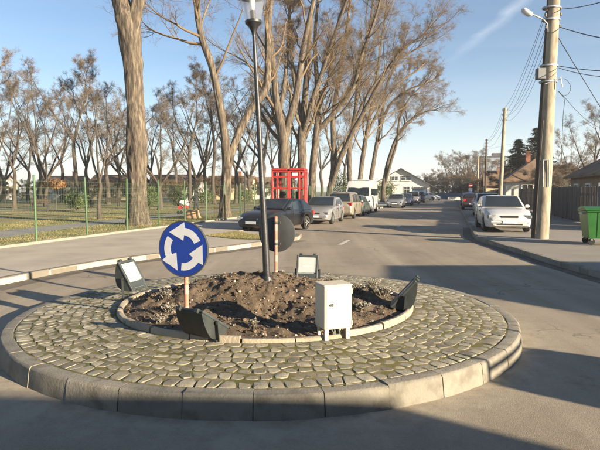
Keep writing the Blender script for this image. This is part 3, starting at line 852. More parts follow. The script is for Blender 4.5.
# ------------------------------------------------------------------ trees (bare, winter)
M_bark = mat('bark', [(.05, .04, .03), (.115, .091, .066), (.225, .18, .13)], .94, 2.6, 10, 1.6, 7, stretch=(3.4, 3.4, .5), second=((.04, .033, .026), 3.2, .48, .62, .85))
M_bark_dark = mat('bark_dark', [(.045, .037, .03), (.10, .081, .062)], .92, 3, 8, .8, 10, stretch=(3, 3, .5))
M_twig = mat('twig_brown', [(.10, .071, .042), (.18, .126, .07)], .9, .6, 4, per_island=.25)
M_twig_dark = mat('twig_dark', [(.095, .078, .06), (.165, .132, .10)], .9, .6, 4, per_island=.25)
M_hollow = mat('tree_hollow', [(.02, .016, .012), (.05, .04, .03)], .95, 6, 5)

def norm(a): return a / np.maximum(np.linalg.norm(a, axis=-1, keepdims=True), 1e-9)
def grow(rg, S, D, Ln, Rd, seg, wob, up, tip=.25):
    N = len(S); P_ = np.zeros((N, seg + 1, 3)); P_[:, 0] = S; d = D.copy()
    for i in range(seg):
        d = norm(d + rg.normal(0, wob, (N, 3)) + np.array([0, 0, up]))
        P_[:, i + 1] = P_[:, i] + d * (Ln / seg)[:, None]
    t = np.linspace(0, 1, seg + 1)
    return P_, Rd[:, None] * (1 - (1 - tip) * t)[None, :]
def spawn(rg, P_, Rr, Ln, n, t0, ang, lr, rr, rmin, t1=1.0):
    N, m = P_.shape[0], P_.shape[1]
    t = rg.uniform(t0, t1, (N, n)); f = t * (m - 1); i = np.minimum(f.astype(int), m - 2); w = f - i
    bi = np.arange(N)[:, None]
    pos = P_[bi, i] * (1 - w)[..., None] + P_[bi, i + 1] * w[..., None]
    T = norm(P_[bi, i + 1] - P_[bi, i]); rad = Rr[bi, i] * (1 - w) + Rr[bi, i + 1] * w
    q = rg.normal(0, 1, T.shape); q = norm(q - (q * T).sum(-1, keepdims=True) * T)
    a = rg.normal(ang, ang * .28, (N, n))[..., None]
    D = norm(np.cos(a) * T + np.sin(a) * q)
    L2 = (Ln[:, None] * lr * rg.uniform(.55, 1.25, (N, n)) * (1.15 - .55 * t))
    r2 = np.maximum(np.minimum(rad * .8, rad * rr * rg.uniform(.7, 1.1, (N, n))), rmin)
    return pos.reshape(-1, 3), D.reshape(-1, 3), L2.ravel(), r2.ravel()
def tubes(P_, Rr, sides):
    N, m, _ = P_.shape
    T = np.zeros_like(P_); T[:, 1:-1] = P_[:, 2:] - P_[:, :-2]; T[:, 0] = P_[:, 1] - P_[:, 0]; T[:, -1] = P_[:, -1] - P_[:, -2]; T = norm(T)
    d0 = norm(P_[:, -1] - P_[:, 0])
    ref = np.where(np.abs(d0[:, 2:3]) < .8, np.array([[0, 0, 1.0]]), np.array([[1.0, .1, 0]]))[:, None, :]
    A = norm(np.cross(T, np.broadcast_to(ref, T.shape))); B = np.cross(T, A)
    th = np.arange(sides) * 2 * np.pi / sides
    V = P_[:, :, None, :] + Rr[:, :, None, None] * (A[:, :, None, :] * np.cos(th)[None, None, :, None] + B[:, :, None, :] * np.sin(th)[None, None, :, None])
    n_, i, k = np.meshgrid(np.arange(N), np.arange(m - 1), np.arange(sides), indexing='ij'); k2 = (k + 1) % sides
    b = n_ * m * sides
    F = np.stack([b + i * sides + k, b + i * sides + k2, b + (i + 1) * sides + k2, b + (i + 1) * sides + k], -1).reshape(-1, 4)
    return V.reshape(-1, 3), F
def join(parts):
    Vs, Fs, o = [], [], 0
    for V, F in parts: Vs.append(V); Fs.append(F + o); o += len(V)
    return np.concatenate(Vs), np.concatenate(Fs)
def stem_tube(pts, rad, rg, sides=12, sub=5, rough=.07, flare=0.0, ridge=0.0):
    """smooth thick stem through given points, knobbly like old bark"""
    pts = np.array(pts, float); rad = np.array(rad, float)
    n = len(pts); tt = np.linspace(0, n - 1, (n - 1) * sub + 1)
    out = []
    for t in tt:
        i = min(int(t), n - 2); f = t - i
        p0, p1, p2, p3 = pts[max(i - 1, 0)], pts[i], pts[i + 1], pts[min(i + 2, n - 1)]
        out.append(.5 * ((2 * p1) + (-p0 + p2) * f + (2 * p0 - 5 * p1 + 4 * p2 - p3) * f * f + (-p0 + 3 * p1 - 3 * p2 + p3) * f ** 3))
    C = np.array(out); r = np.interp(tt, np.arange(n), rad)
    V, F = tubes(C[None], r[None], sides)
    V = V.reshape(len(tt), sides, 3); ph = rg.uniform(0, 50)
    for i in range(len(tt)):
        for k in range(sides):
            a = 2 * math.pi * k / sides
            d = V[i, k] - C[i]; e = 1 + rough * (mnoise.noise(Vector((math.cos(a) * 1.3, math.sin(a) * 1.3, C[i][2] * .8 + ph))) * 1.6 + .6 * mnoise.noise(Vector((math.cos(a) * 3, math.sin(a) * 3, C[i][2] * 1.9 + ph))))
            if ridge: e += ridge * (1 - 2.2 * abs(mnoise.noise(Vector((math.cos(a) * 5.5, math.sin(a) * 5.5, C[i][2] * 1.1 + ph))))) + ridge * .6 * mnoise.noise(Vector((math.cos(a) * 12, math.sin(a) * 12, C[i][2] * 3.1 + ph)))
            if flare:
                h = C[i][2] - C[0][2]
                e += flare * math.exp(-h / .45) * (.55 + .6 * max(0, math.sin(a * 2.5 + ph)) )
            V[i, k] = C[i] + d * e
    return V.reshape(-1, 3), F, C, r
def finish_tree(rg, stems, H, dens=1.0, levels=4, l1=5, l2=7, l3=9, l4=7, l5=3, up=.05, ang=.75, tw=1.0, t0=.35, spread=1.0):
    """stems: list of (centre line, radii, limbs from t0 on). Returns crown arrays"""
    crown, blades = [], []
    for C, r, w in stems:
        Pm = C[None]; Rm = r[None]; Ln = np.array([np.linalg.norm(np.diff(C, axis=0), axis=1).sum()])
        n1 = max(3, int(l1 * w * dens))
        S, D, L, Rd = spawn(rg, Pm, Rm, Ln, n1, t0, ang, .34 * spread, .42, .025)
        # the stem runs on from its tip
        tipd = norm(C[-1] - C[-3])
        S = np.r_[S, [C[-1], C[-1], C[-1]]]; D = np.r_[D, norm(tipd + rg.normal(0, .25, (3, 3)))]; L = np.r_[L, Ln * .27 * np.array([1, .8, .7])]; Rd = np.r_[Rd, np.full(3, r[-1] * .8)]
        P1, R1 = grow(rg, S, D, L, Rd, 7, .13, up); crown.append(tubes(P1, R1, 6))
        S, D, L2, Rd = spawn(rg, P1, R1, L, l2, .18, ang * 1.0, .48, .46, .012); P2, R2 = grow(rg, S, D, L2, Rd, 5, .15, up); crown.append(tubes(P2, R2, 4))
        S, D, L3, Rd = spawn(rg, P2, R2, L2, l3, .12, ang * 1.15, .52, .46, .0065 * tw); P3, R3 = grow(rg, S, D, L3, Rd, 3, .18, up * .6); crown.append(tubes(P3, R3, 3))
        if levels > 3:
            S, D, L4, Rd = spawn(rg, P3, R3, L3, l4, .06, ang * 1.1, .62, .6, .0045 * tw); L4 = np.clip(L4, .2, .9)
            P4, R4 = grow(rg, S, D, L4, Rd, 2, .15, 0.0); blades.append(needle(rg, P4, R4))
            S, D, L5, Rd = spawn(rg, P4, R4, L4, l5, .1, ang, .6, .8, .0032 * tw); P5, R5 = grow(rg, S, D, np.clip(L5, .12, .5), Rd, 1, .1, 0.0); blades.append(needle(rg, P5, R5))
    V, F = join(crown); T = np.concatenate([F[:, [0, 1, 2]], F[:, [0, 2, 3]]])
    if blades:
        Vb, Fb = join(blades); T = np.concatenate([T, Fb + len(V)]); V = np.concatenate([V, Vb])
    return V, T
def needle(rg, P_, Rr):
    """the finest twigs: slim tapering blades, one triangle a segment"""
    N, m, _ = P_.shape; Vs, Fs, o = [], [], 0
    for i in range(m - 1):
        d = P_[:, i + 1] - P_[:, i]; e = norm(np.cross(d, rg.normal(0, 1, (N, 3)))) * Rr[:, i][:, None] * 1.15
        Vs.append(np.stack([P_[:, i] - e, P_[:, i] + e, P_[:, i + 1] + d * .25], 1).reshape(-1, 3)); Fs.append(np.arange(N * 3).reshape(-1, 3) + o); o += N * 3
    return np.concatenate(Vs), np.concatenate(Fs)

def street_tree(label, dist, stems_px, seed, base_z=PZ, bark=None, twig=None, group=None, sx=1.0, flare=.5, **kw):
    """stems_px: each a list of (px, py, width px), lowest first; depth drifts so the crown has body"""
    rg = np.random.default_rng(seed)
    b = AT(stems_px[0][0][0], stems_px[0][0][1], dist); base = Vector((b.x, dist, base_z))
    root = thing('street_tree', label, 'tree', base, 0, group)
    tv, st = [], []
    for k, sp in enumerate(stems_px):
        pts, rad = [], []
        dy = float(np.interp(-sp[0][1], [-q[1] for q in stems_px[0]], tdep)) if k else 0.0; lean = rg.normal(0, .13) if k else rg.normal(0, .05); dl = []
        for i, (px, py, w) in enumerate(sp):
            d = dist if (k == 0 and i < 2) else dist + dy
            p = AT(px, py, d); pts.append([p.x - base.x, p.y - base.y, p.z - base.z]); rad.append(w * d / FPX / 2 * (1.0 if dist < 30 else .88))
            dl.append(d - dist)
            if i + 1 < len(sp): dy += lean * (sp[i][1] - sp[i + 1][1]) * dist / FPX
        if k == 0: pts[0][2] = -.1; tdep = dl
        nr = dist < 35; V, F, C, r = stem_tube(pts, rad, rg, 44 if nr else (16 if rad[0] > .25 else 10), 16 if nr else 6, .13, flare if k == 0 else 0, .045 if nr else .03)
        if nr: C, r = C[::3], r[::3]
        tv.append((V, F)); st.append((C, r, 1.0))
    V, F = join(tv); link('trunk', np_mesh('trunk', V, F, bark or M_bark), root)
    V, F = finish_tree(rg, st, 20, **kw); link('crown', np_mesh('crown', V, F, twig or M_twig, False), root)
    return root

G1 = 'old street trees along the park fence'
t1 = street_tree('huge pale old trunk with a deep scar, nearest tree behind the green fence', 25.6,
    [[(138, 226, 24), (137.5, 205, 19), (137, 170, 18), (136.5, 140, 18), (135.5, 110, 17), (133.5, 75, 17), (131, 45, 19), (127, 20, 22), (121, 0, 17), (112, -45, 13), (104, -110, 9), (100, -170, 6)],
     [(131, 62, 8), (132, 40, 11), (135, 18, 12.5), (139, -4, 12), (146, -50, 10), (158, -115, 7), (165, -180, 4)]], 3, l1=6, l2=6, l3=7, l4=6, t0=.68, flare=.42)
# the long scar where bark is missing, and a lower hollow
M_scar = mat('bare_wood_scar', [(.34, .25, .15), (.52, .40, .25)], .85, 4, 6, .5, 20, stretch=(2, 2, .4))
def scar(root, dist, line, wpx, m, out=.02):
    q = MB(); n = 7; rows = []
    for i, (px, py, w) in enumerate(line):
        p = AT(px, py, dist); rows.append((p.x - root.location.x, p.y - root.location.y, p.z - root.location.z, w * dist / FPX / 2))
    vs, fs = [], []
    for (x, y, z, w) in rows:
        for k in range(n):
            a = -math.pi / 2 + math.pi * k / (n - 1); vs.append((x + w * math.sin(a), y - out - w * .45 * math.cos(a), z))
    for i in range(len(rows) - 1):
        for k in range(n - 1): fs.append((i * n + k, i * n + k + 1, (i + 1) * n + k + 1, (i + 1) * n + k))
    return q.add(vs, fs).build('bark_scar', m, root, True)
scar(t1, 25.27, [(136.2, 172, .3), (136.0, 166, 1.3), (135.0, 156, 1.8), (133.5, 146, 1.6), (132.4, 138, .4)], 3, M_hollow)

t2 = street_tree('old tree with a forked trunk and dark hollow, left of the black car', 32.0,
    [[(225, 217, 15), (225, 206, 11.5), (226, 185, 10.5), (227, 165, 11), (226, 150, 10), (222, 118, 8.5), (216, 85, 8), (209, 58, 7.5), (202, 38, 7), (198, 18, 6.5), (197, 0, 6), (195, -50, 5), (190, -110, 3)],
     [(227, 168, 9), (233, 148, 8.5), (243, 124, 8), (255, 104, 7.5), (266, 88, 8), (268, 60, 7.5), (268, 30, 7), (270, 0, 6.5), (276, -60, 5), (280, -120, 3)]], 4, l1=9, l2=8, l3=8, l4=6, t0=.42, flare=.5)
scar(t2, 31.78, [(229, 190, .3), (228.5, 180, 1.4), (230, 168, 1.8), (231, 158, .3)], 3, M_hollow)
KW = dict(l1=11, l2=8, l3=9, l4=9, l5=3, t0=.30, up=.06, ang=.62)
street_tree('broad tree rising directly behind the red phone shelter', 46, 
    [[(285, 207, 15), (285, 190, 13), (284, 164, 13), (283, 135, 12), (277, 105, 8), (274, 70, 6.5), (270, 30, 5), (268, -20, 3.5), (262, -70, 2)],
     [(284, 140, 9), (291, 115, 8.5), (297, 93, 7.5), (303, 50, 6), (312, 8, 5), (322, -40, 3), (330, -80, 2)], [(280, 112, 5), (285, 80, 4.5), (288, 40, 3.5), (290, 0, 2.5)]], 5, group=G1, **KW)
street_tree('straight tree behind the right edge of the red phone shelter', 51,
    [[(303, 205, 11), (302, 185, 9.5), (302, 160, 9.5), (302, 133, 9), (305, 98, 7), (308, 58, 5.5), (312, 15, 4), (318, -30, 3), (322, -75, 1.6)],
     [(303, 135, 6), (311, 105, 5.5), (322, 72, 4.5), (336, 30, 3.5), (352, -15, 2.2)], [(302, 120, 5), (295, 85, 4.5), (291, 50, 3.5), (290, 10, 2)]], 6, group=G1, **KW)
street_tree('tree behind the silver sedan with a stem leaning far to the right', 55,
    [[(312, 203, 9.5), (312, 185, 8.5), (313, 165, 8), (316, 138, 7.5), (318, 110, 6.5), (317, 82, 5.5), (315, 40, 4), (318, 0, 3), (320, -40, 2)],
     [(317, 132, 6), (328, 120, 6), (341, 105, 5.5), (354, 86, 5), (362, 55, 4), (374, 22, 3), (384, -14, 2)], [(318, 105, 4.5), (330, 75, 4), (334, 40, 3.2), (345, 0, 2)]], 8, group=G1, **KW)
street_tree('twin-stemmed tree whose long limb arches over the street', 62,
    [[(329, 201, 8), (330, 190, 7), (333, 172, 6.5), (334, 150, 6.5), (333, 125, 5.5), (336, 95, 4.5), (342, 60, 4), (348, 20, 3), (352, -20, 2)],
     [(331, 188, 6), (339, 162, 6), (349, 140, 5.8), (359, 121, 5.2), (372, 97, 4.6), (385, 74, 3.8), (402, 50, 2.8), (422, 36, 1.8)], [(335, 110, 4), (352, 84, 3.5), (362, 50, 2.8), (376, 10, 2)]], 9, group=G1, **KW)
street_tree('slender tree rising just left of the white van roof', 66,
    [[(351, 200, 6.5), (350, 185, 5.5), (349, 160, 5.2), (350, 140, 5), (355, 115, 4.4), (358, 85, 3.8), (366, 50, 3), (372, 10, 2.2), (376, -20, 1.5)],
     [(352, 130, 3.5), (362, 105, 3.2), (375, 84, 2.6), (392, 62, 1.8)]], 10, group=G1, **KW)
street_tree('narrow tree rising behind the middle of the white van', 70,
    [[(359, 200, 6), (360, 180, 5.2), (363, 155, 5), (367, 132, 4.6), (372, 105, 4), (377, 75, 3.2), (381, 45, 2.6), (386, 10, 1.8)],
     [(366, 138, 3.4), (378, 112, 3), (396, 86, 2.4), (418, 70, 1.6)]], 12, group=G1, **KW)
street_tree('narrow tree rising behind the right end of the white van', 75,
    [[(371, 200, 5.6), (371, 180, 5), (375, 155, 4.6), (379, 132, 4.2), (383, 108, 3.6), (388, 82, 3), (400, 60, 2.3), (418, 48, 1.5)],
     [(379, 130, 3), (390, 105, 2.8), (408, 90, 2.2), (430, 82, 1.4)]], 13, group=G1, **KW)
street_tree('last tree of the row, drooping over the far parked cars', 78,
    [[(383, 199, 5), (384, 182, 4.6), (389, 160, 4.4), (396, 140, 4), (404, 127, 3.4), (415, 117, 2.6), (430, 110, 1.6)],
     [(385, 184, 3.4), (391, 162, 3.2), (397, 142, 2.8), (400, 118, 2.4), (410, 98, 2), (424, 84, 1.3)]], 14, group=G1, l1=11, l2=8, l3=9, l4=9, t0=.4, up=.01, ang=.7)

# ---- park and far trees: a handful of grown kinds, set out as copies
def park_tree_proto(seed, H, trunk_r, fork, nst, lean, bark, twig, **kw):
    rg = np.random.default_rng(seed)
    tv, st = [], []
    V, F, C, r = stem_tube([(0, 0, -.1), (rg.normal(0, .05), rg.normal(0, .05), fork * .5), (rg.normal(0, .1), rg.normal(0, .1), fork), (rg.normal(0, .15), 0, fork * 1.25)], [trunk_r * 1.0, trunk_r * .8, trunk_r * .72, trunk_r * .5], rg, 10, 4, .08, .4)
    tv.append((V, F)); F0 = C[-3]
    for k in range(nst):
        a = 2 * math.pi * (k + rg.uniform(-.3, .3)) / nst; o = rg.uniform(.6, 1.1) * lean
        pts = [F0]; p = np.array(F0); d = np.array([math.cos(a) * o, math.sin(a) * o, 1.0]); d /= np.linalg.norm(d)
        for i in range(5):
            d = d + np.array([0, 0, .12]) + rg.normal(0, .12, 3); d /= np.linalg.norm(d); p = p + d * (H - fork) * .15 * rg.uniform(.8, 1.2); pts.append(p.copy())
        rr = [trunk_r * .48 * (1 - .78 * i / 5) for i in range(6)]
        V, F, C, r = stem_tube(pts, rr, rg, 7, 3, .05); tv.append((V, F)); st.append((C, r, .8))
    V, F = join(tv); tm = np_mesh('trunk', V, F, bark)
    V, F = finish_tree(rg, st, H, **kw); cm = np_mesh('crown', V, F, twig, False)
    return tm, cm
pk = dict(l1=7, l2=6, l3=6, l4=6, l5=2, t0=.12, up=.04, ang=.72, tw=1.1)
PT = [park_tree_proto(21, 12, .24, 2.6, 4, .75, M_bark_dark, M_twig_dark, **pk), park_tree_proto(22, 12, .20, 3.4, 3, .5, M_bark_dark, M_twig_dark, **pk),
      park_tree_proto(23, 12, .26, 2.0, 5, .95, M_bark_dark, M_twig_dark, **pk), park_tree_proto(24, 12, .18, 4.2, 3, .35, M_bark_dark, M_twig, **pk), park_tree_proto(25, 12, .22, 3.0, 4, .6, M_bark_dark, M_twig, **pk)]
def park_tree(label, px, dist, top_py, kind, group='bare trees in the park', wid=1.0, z=PZ, name='bare_tree'):
    p = AT(px, 200, dist); top = AT(px, top_py, dist).z; s = (top - z) / 11.6
    root = thing(name, label, 'tree', (p.x, p.y, z), random.random() * 6.28, group); root.scale = (s * wid, s * wid, s)
    link('trunk', PT[kind][0], root); link('crown', PT[kind][1], root)
    return root
park_tree('bare tree with a short dark trunk on the lawn behind the second fence post', 99, 30.5, 72, 0, wid=.8)
park_tree('wide bare tree beyond the bench at the left edge of the park', 14, 48, 84, 1)
park_tree('bare tree with spreading crown just behind the park bench', 46, 55, 74, 2, wid=.8)
park_tree('slim tall bare tree standing between the two leftmost park trees', 76, 62, 52, 3)
park_tree('low spreading bare tree with a bent limb between the two big old trunks', 160, 46, 92, 2, wid=1.1)
park_tree('thin upright bare tree right of the bent park tree', 190, 56, 70, 3)
FAR = [(-12, 62, 80, 0, 'leftmost of the park trees, cut by the picture edge'), (28, 78, 96, 4, 'brown far park tree left of the first fence post'), (62, 84, 90, 1, 'far park tree right behind the orange-leaved little tree'), (88, 80, 86, 4, 'far park tree between second and third fence posts, nearest the left'),
       (118, 76, 88, 0, 'far dark park tree just left of the huge old trunk'), (150, 82, 100, 4, 'far park tree just right of the huge old trunk'), (176, 74, 92, 1, 'far park tree above the stroller'), (206, 78, 84, 4, 'far tawny tree left of the forked trunk'),
       (214, 66, 60, 3, 'tall slim park tree touching the left stem of the forked tree'), (236, 70, 76, 0, 'dark park tree seen through the fork of the forked tree'), (250, 84, 90, 2, 'far spreading tree just left of the black lamp post'), (262, 72, 66, 4, 'tawny park tree behind the black lamp post'),
       (292, 88, 92, 0, 'far dark tree glimpsed behind the red phone shelter'), (322, 96, 100, 4, 'far tawny tree behind the trees by the silver sedan'), (345, 104, 104, 1, 'far tree glimpsed above the beige people carrier'), (4, 92, 104, 2, 'farthest spreading tree at the left edge of the park'),
       (130, 98, 108, 2, 'farthest spreading tree behind the huge old trunk'), (-30, 36, 30, 4, 'large bare tree just off the left edge, only twigs in view'), (40, 70, 82, 0, 'dark far tree above the park bench'), (108, 66, 78, 4, 'tawny tree just right of the short dark-trunked park tree'), (196, 88, 98, 2, 'far spreading tree behind the person in the dark coat'), (272, 96, 96, 1, 'far tree between lamp post and phone shelter')]
for (px, d, tp, k, lb) in FAR: park_tree('bare ' + lb, px, d, tp, k)
G3 = 'bare trees beyond the end of the street'
ordn = ['first', 'second', 'third', 'fourth', 'fifth', 'sixth', 'seventh', 'eighth', 'ninth', 'tenth', 'eleventh', 'twelfth', 'thirteenth', 'fourteenth', 'fifteenth', 'sixteenth']
END = sorted([(430, 150, 172, 4), (441, 160, 168, 0), (447, 135, 162, 1), (453, 128, 155, 0), (460, 126, 151, 2), (468, 122, 152, 4), (477, 120, 153, 0), (486, 122, 156, 2), (416, 165, 174, 2), (404, 170, 172, 4), (464, 140, 154, 0), (473, 136, 150, 1), (457, 150, 156, 4), (492, 110, 158, 1)])
for i, (px, d, tp, k) in enumerate(END): park_tree('bare brown tree of the hazy group at the street end, %s from the left' % ordn[i], px, d, tp, k, G3, 1.35, 0)
park_tree('bare dark tree rising behind the brown roof at the right edge', 590, 52, 108, 0, 'bare trees behind the right houses', .9, 0)
park_tree('bare tree behind the right roof, next to its chimney', 571, 60, 128, 4, 'bare trees behind the right houses', .9, 0)
park_tree('low bare tree between the chimney and the utility pole', 556, 66, 146, 2, 'bare trees behind the right houses', 1.0, 0)
park_tree('bare tree on the far right, half out of the picture', 612, 46, 96, 1, 'bare trees behind the right houses', 1.0, 0)

TH = [park_tree_proto(41, 5, .07, .35, 7, 1.0, M_bark_dark, M_twig_dark, **pk), park_tree_proto(42, 5, .07, .3, 8, .8, M_bark_dark, M_twig, **pk)]
for i in range(15):
    px = -25 + i * 22.4 + random.uniform(-4, 4); d = random.uniform(72, 94); p = AT(px, 200, d); s = random.uniform(.5, .85)
    root = thing('bare_shrub', 'bare brown shrub in the thicket along the far side of the park', 'shrub', (p.x, p.y, PZ), random.random() * 6.28, 'thicket along the far side of the park'); root.scale = (s * 1.5, s * 1.5, s)
    link('stem', TH[i % 2][0], root); link('crown', TH[i % 2][1], root)
for i, (px, d) in enumerate([(510, 64), (524, 66), (548, 52), (556, 50), (566, 48), (580, 58), (504, 84), (515, 90), (543, 62)]):
    p = AT(px, 200, d); s = random.uniform(.8, 1.1)
    root = thing('bare_shrub', 'bare brown garden shrub behind the right board fence', 'shrub', (p.x, p.y, PZ), random.random() * 6.28, 'garden shrubs behind the board fence'); root.scale = (s * 1.2, s * 1.2, s)
    link('stem', TH[i % 2][0], root); link('crown', TH[i % 2][1], root)

for i, (px, d) in enumerate([(436, 132), (444, 126), (451, 122), (458, 120), (466, 118), (474, 116), (482, 114), (490, 104)]):
    p = AT(px, 200, d); s = random.uniform(.9, 1.25)
    root = thing('bare_shrub', 'brown brush in the thicket behind the blue fence at the street end', 'shrub', (p.x, p.y, 0), random.random() * 6.28, 'thicket at the street end'); root.scale = (s * 1.7, s * 1.7, s)
    link('stem', TH[i % 2][0], root); link('crown', TH[i % 2][1], root)

# ---- spruces behind the right houses
M_needle = mat('spruce_needles', [(.018, .034, .024), (.035, .058, .036), (.06, .085, .05)], .9, 1.2, 5, per_island=.4)
def spruce_meshes(seed, H=10.0):
    rg = np.random.default_rng(seed); Vs, Fs, o = [], [], 0
    q = MB(); q.tube([(0, 0, -.1), (0, 0, H * .6), (0, 0, H)], [.16, .08, .01], 7); tm = q.mesh('trunk', M_bark_dark, True)
    z = .5
    while z < H - .1:
        f = 1 - z / H; Rr = 2.3 * f ** .8 * rg.uniform(.75, 1.15) + .12; nb = int(7 + 8 * f)
        for k in range(nb):
            a = rg.random() * 6.28; L = Rr * rg.uniform(.75, 1.15); n = max(5, int(L / .07))
            for i in range(n):
                t = (i + rg.random()) / n; r = L * t; c = np.array([math.cos(a) * r, math.sin(a) * r, z - .28 * r + .10 * r * r])
                for s in range(4):
                    b = a + rg.normal(0, .9); ln = .30 * (1.15 - .5 * t); w = .06
                    d = np.array([math.cos(b), math.sin(b), rg.normal(-.5, .4)]) * ln; e = np.cross(d, [0, 0, 1]); e = e / (np.linalg.norm(e) + 1e-6) * w
                    Vs.append([c - e, c + e, c + d]); Fs.append([o, o + 1, o + 2]); o += 3
        z += .26 * (0.5 + .6 * f) + .05
    return tm, np_mesh('crown', np.array(Vs).reshape(-1, 3), np.array(Fs), M_needle, False)
SP = spruce_meshes(31)
for (px, d, tp, lb) in [(517, 72, 138, 'dark rounded spruce, the shorter and left one behind the white house'), (536, 70, 126, 'dark pointed spruce, the taller one just left of the utility pole')]:
    p = AT(px, 200, d); s = AT(px, tp, d).z / 10.0
    root = thing('spruce_tree', lb, 'tree', (p.x, p.y, 0), random.random() * 6, 'spruces behind the white house'); root.scale = (s * 1.75, s * 1.75, s)
    link('trunk', SP[0], root); link('crown', SP[1], root)

# ---- sawn stump behind the fence
M_cut = mat('sawn_wood', [(.36, .20, .10), (.48, .29, .16)], .85, 8, 5)
p = P(192.5, 218, PZ); stp = thing('tree_stump', 'low sawn tree stump with orange-brown wood behind the fence', 'stump', p)
rg_ = np.random.default_rng(77); V, F, C, r = stem_tube([(0, 0, -.1), (0, 0, .15), (.02, 0, .32), (.02, 0, .46)], [.42, .36, .33, .32], rg_, 18, 3, .12, .4); link('trunk', np_mesh('trunk', V, F, M_cut), stp)
q = MB(); q.lathe([(.31, .45), (.30, .47)], 18, (.02, 0, 0)); q.build('cut_face', M_cut, stp)

# ---- shrubs in the park
M_leaf = mat('shrub_leaf', [(.035, .055, .016), (.075, .10, .03), (.12, .14, .05)], .85, 3, 4, per_island=.4)
M_leaf_or = mat('dry_orange_leaf', [(.20, .085, .035), (.30, .15, .06)], .85, 3, 4, per_island=.35)
def leaf_blob(seed, rx, rz, n, ls, m):
    rg = np.random.default_rng(seed)
    d = norm(rg.normal(0, 1, (n, 3))); rad = rg.random(n) ** .4
    lob = np.array([1 + .28 * mnoise.noise(Vector(q * 2.3)) + .16 * mnoise.noise(Vector(q * 6.0)) for q in d]); c = d * (rad * lob)[:, None] * np.array([rx, rx, rz])
    a = norm(rg.normal(0, 1, (n, 3))); b = norm(np.cross(a, rg.normal(0, 1, (n, 3)))); s = ls * rg.uniform(.6, 1.3, n)[:, None]
    V = np.stack([c - a * s, c + b * s * .45, c + a * s, c - b * s * .45], 1).reshape(-1, 3)
    return np_mesh('foliage', V, np.arange(n * 4).reshape(-1, 4), m, False)
def shrub(label, px, py, rx, rz, seed, m, n=1600, ls=.07, stem=.3, z=PZ, name='park_shrub', cat='shrub'):
    p = P(px, py, z); root = thing(name, label, cat, p)
    q = MB()
    for k in range(5 if stem < .6 else 1):
        a = k * 1.3; e = .25 if stem < .6 else 0
        q.tube([(0, 0, -.05), (math.cos(a) * rx * e, math.sin(a) * rx * e, stem + rz * .5)], [.04, .02], 6)
    q.build('stem', M_bark_dark, root, True)
    link('foliage', leaf_blob(seed, rx, rz, n, ls, m), root, (0, 0, stem + rz))
    return root
shrub('green leaning juniper bush on the lawn beside the second fence post', 77, 211, .95, .8, 1, M_leaf, stem=.1)
shrub('small ornamental tree with rusty orange leaves near the park bench', 56.5, 209, 1.0, .45, 2, M_leaf_or, n=900, ls=.09, stem=1.75, name='ornamental_tree', cat='tree')
shrub('rounded dark green bush right of the huge old trunk', 150, 209, .9, 1.0, 3, M_leaf, stem=.1)
shrub('upright green bush behind the fence near the stroller', 178, 207, 1.0, 1.15, 4, M_leaf, stem=.1)
shrub('dark green bush on the far lawn left of the forked tree', 206, 205, 1.2, .8, 5, M_leaf, stem=.1)
shrub('low green bush beyond the far path near the street trees', 246, 204, 1.2, .9, 6, M_leaf, stem=.1)
shrub('tall shaggy evergreen bush between the street trees by the van', 341, 203, 1.6, 2.0, 7, M_leaf, n=2600, ls=.10, stem=.1)
shrub('evergreen bush by the fence left of the white gabled house', 385, 200.5, 1.8, 1.9, 8, M_leaf, n=2600, ls=.10, stem=.1)
# ------------------------------------------------------------------ vehicles
M_glass = mat('car_glass', [(.012, .016, .020), (.03, .037, .042)], .06, .8, 2, spec=.6)
M_tyre = mat('tyre_rubber', [(.015, .015, .015), (.035, .033, .03)], .85, 20, 4)
M_rim = mat('wheel_rim', [(.35, .35, .35), (.5, .5, .5)], .35, 10, 3, metal=.7)
M_trim = mat('black_trim', [(.015, .015, .016), (.03, .03, .03)], .6, 10, 3)
M_headl = mat('headlamp', [(.10, .11, .12), (.26, .28, .29)], .10, 12, 3, spec=.7)
M_taill = mat('tail_lamp', [(.30, .012, .01), (.42, .03, .02)], .15, 10, 3, spec=.6)
M_amber = mat('indicator_amber', [(.6, .22, .03)], .2)
M_plate = mat('number_plate', [(.70, .70, .68), (.62, .62, .6)], .5, 30, 3)
def paint(name, c, metal=0.0, dirt=.35):
    d = tuple(.6 * x + .4 * y for x, y in zip(c, (.22, .19, .15)))
    return mat('paint_' + name, [c, tuple(x * 1.06 for x in c)], .32, 3, 4, spec=.5, metal=metal, coat=.6, second=(d, 2.0, .45, .8, dirt))
def interp(x, pts): return float(np.interp(x, [p[0] for p in pts], [p[1] for p in pts]))
WHEEL = {}
def wheel_meshes(r):
    if r in WHEEL: return WHEEL[r]
    w = .19
    q = MB(); q.lathe([(r * .62, -w / 2), (r * .9, -w / 2 - .004), (r, -w / 2 + .03), (r, w / 2 - .03), (r * .9, w / 2 + .004), (r * .62, w / 2)], 22, axis='y'); ty = q.mesh('tyre', M_tyre, True, 40)
    q = MB()
    for s in (-1, 1):
        q.lathe([(r * .62, s * w * .50), (r * .57, s * w * .44), (r * .50, s * w * .36), (r * .12, s * w * .40), (r * .10, s * w * .46)], 22, axis='y')
        for k in range(6):
            a = k * math.pi / 3; q.bar((math.cos(a) * r * .1, s * w * .43, math.sin(a) * r * .1), (math.cos(a) * r * .56, s * w * .43, math.sin(a) * r * .56), .03, .05)
    WHEEL[r] = (ty, q.mesh('rim', M_rim)); return WHEEL[r]
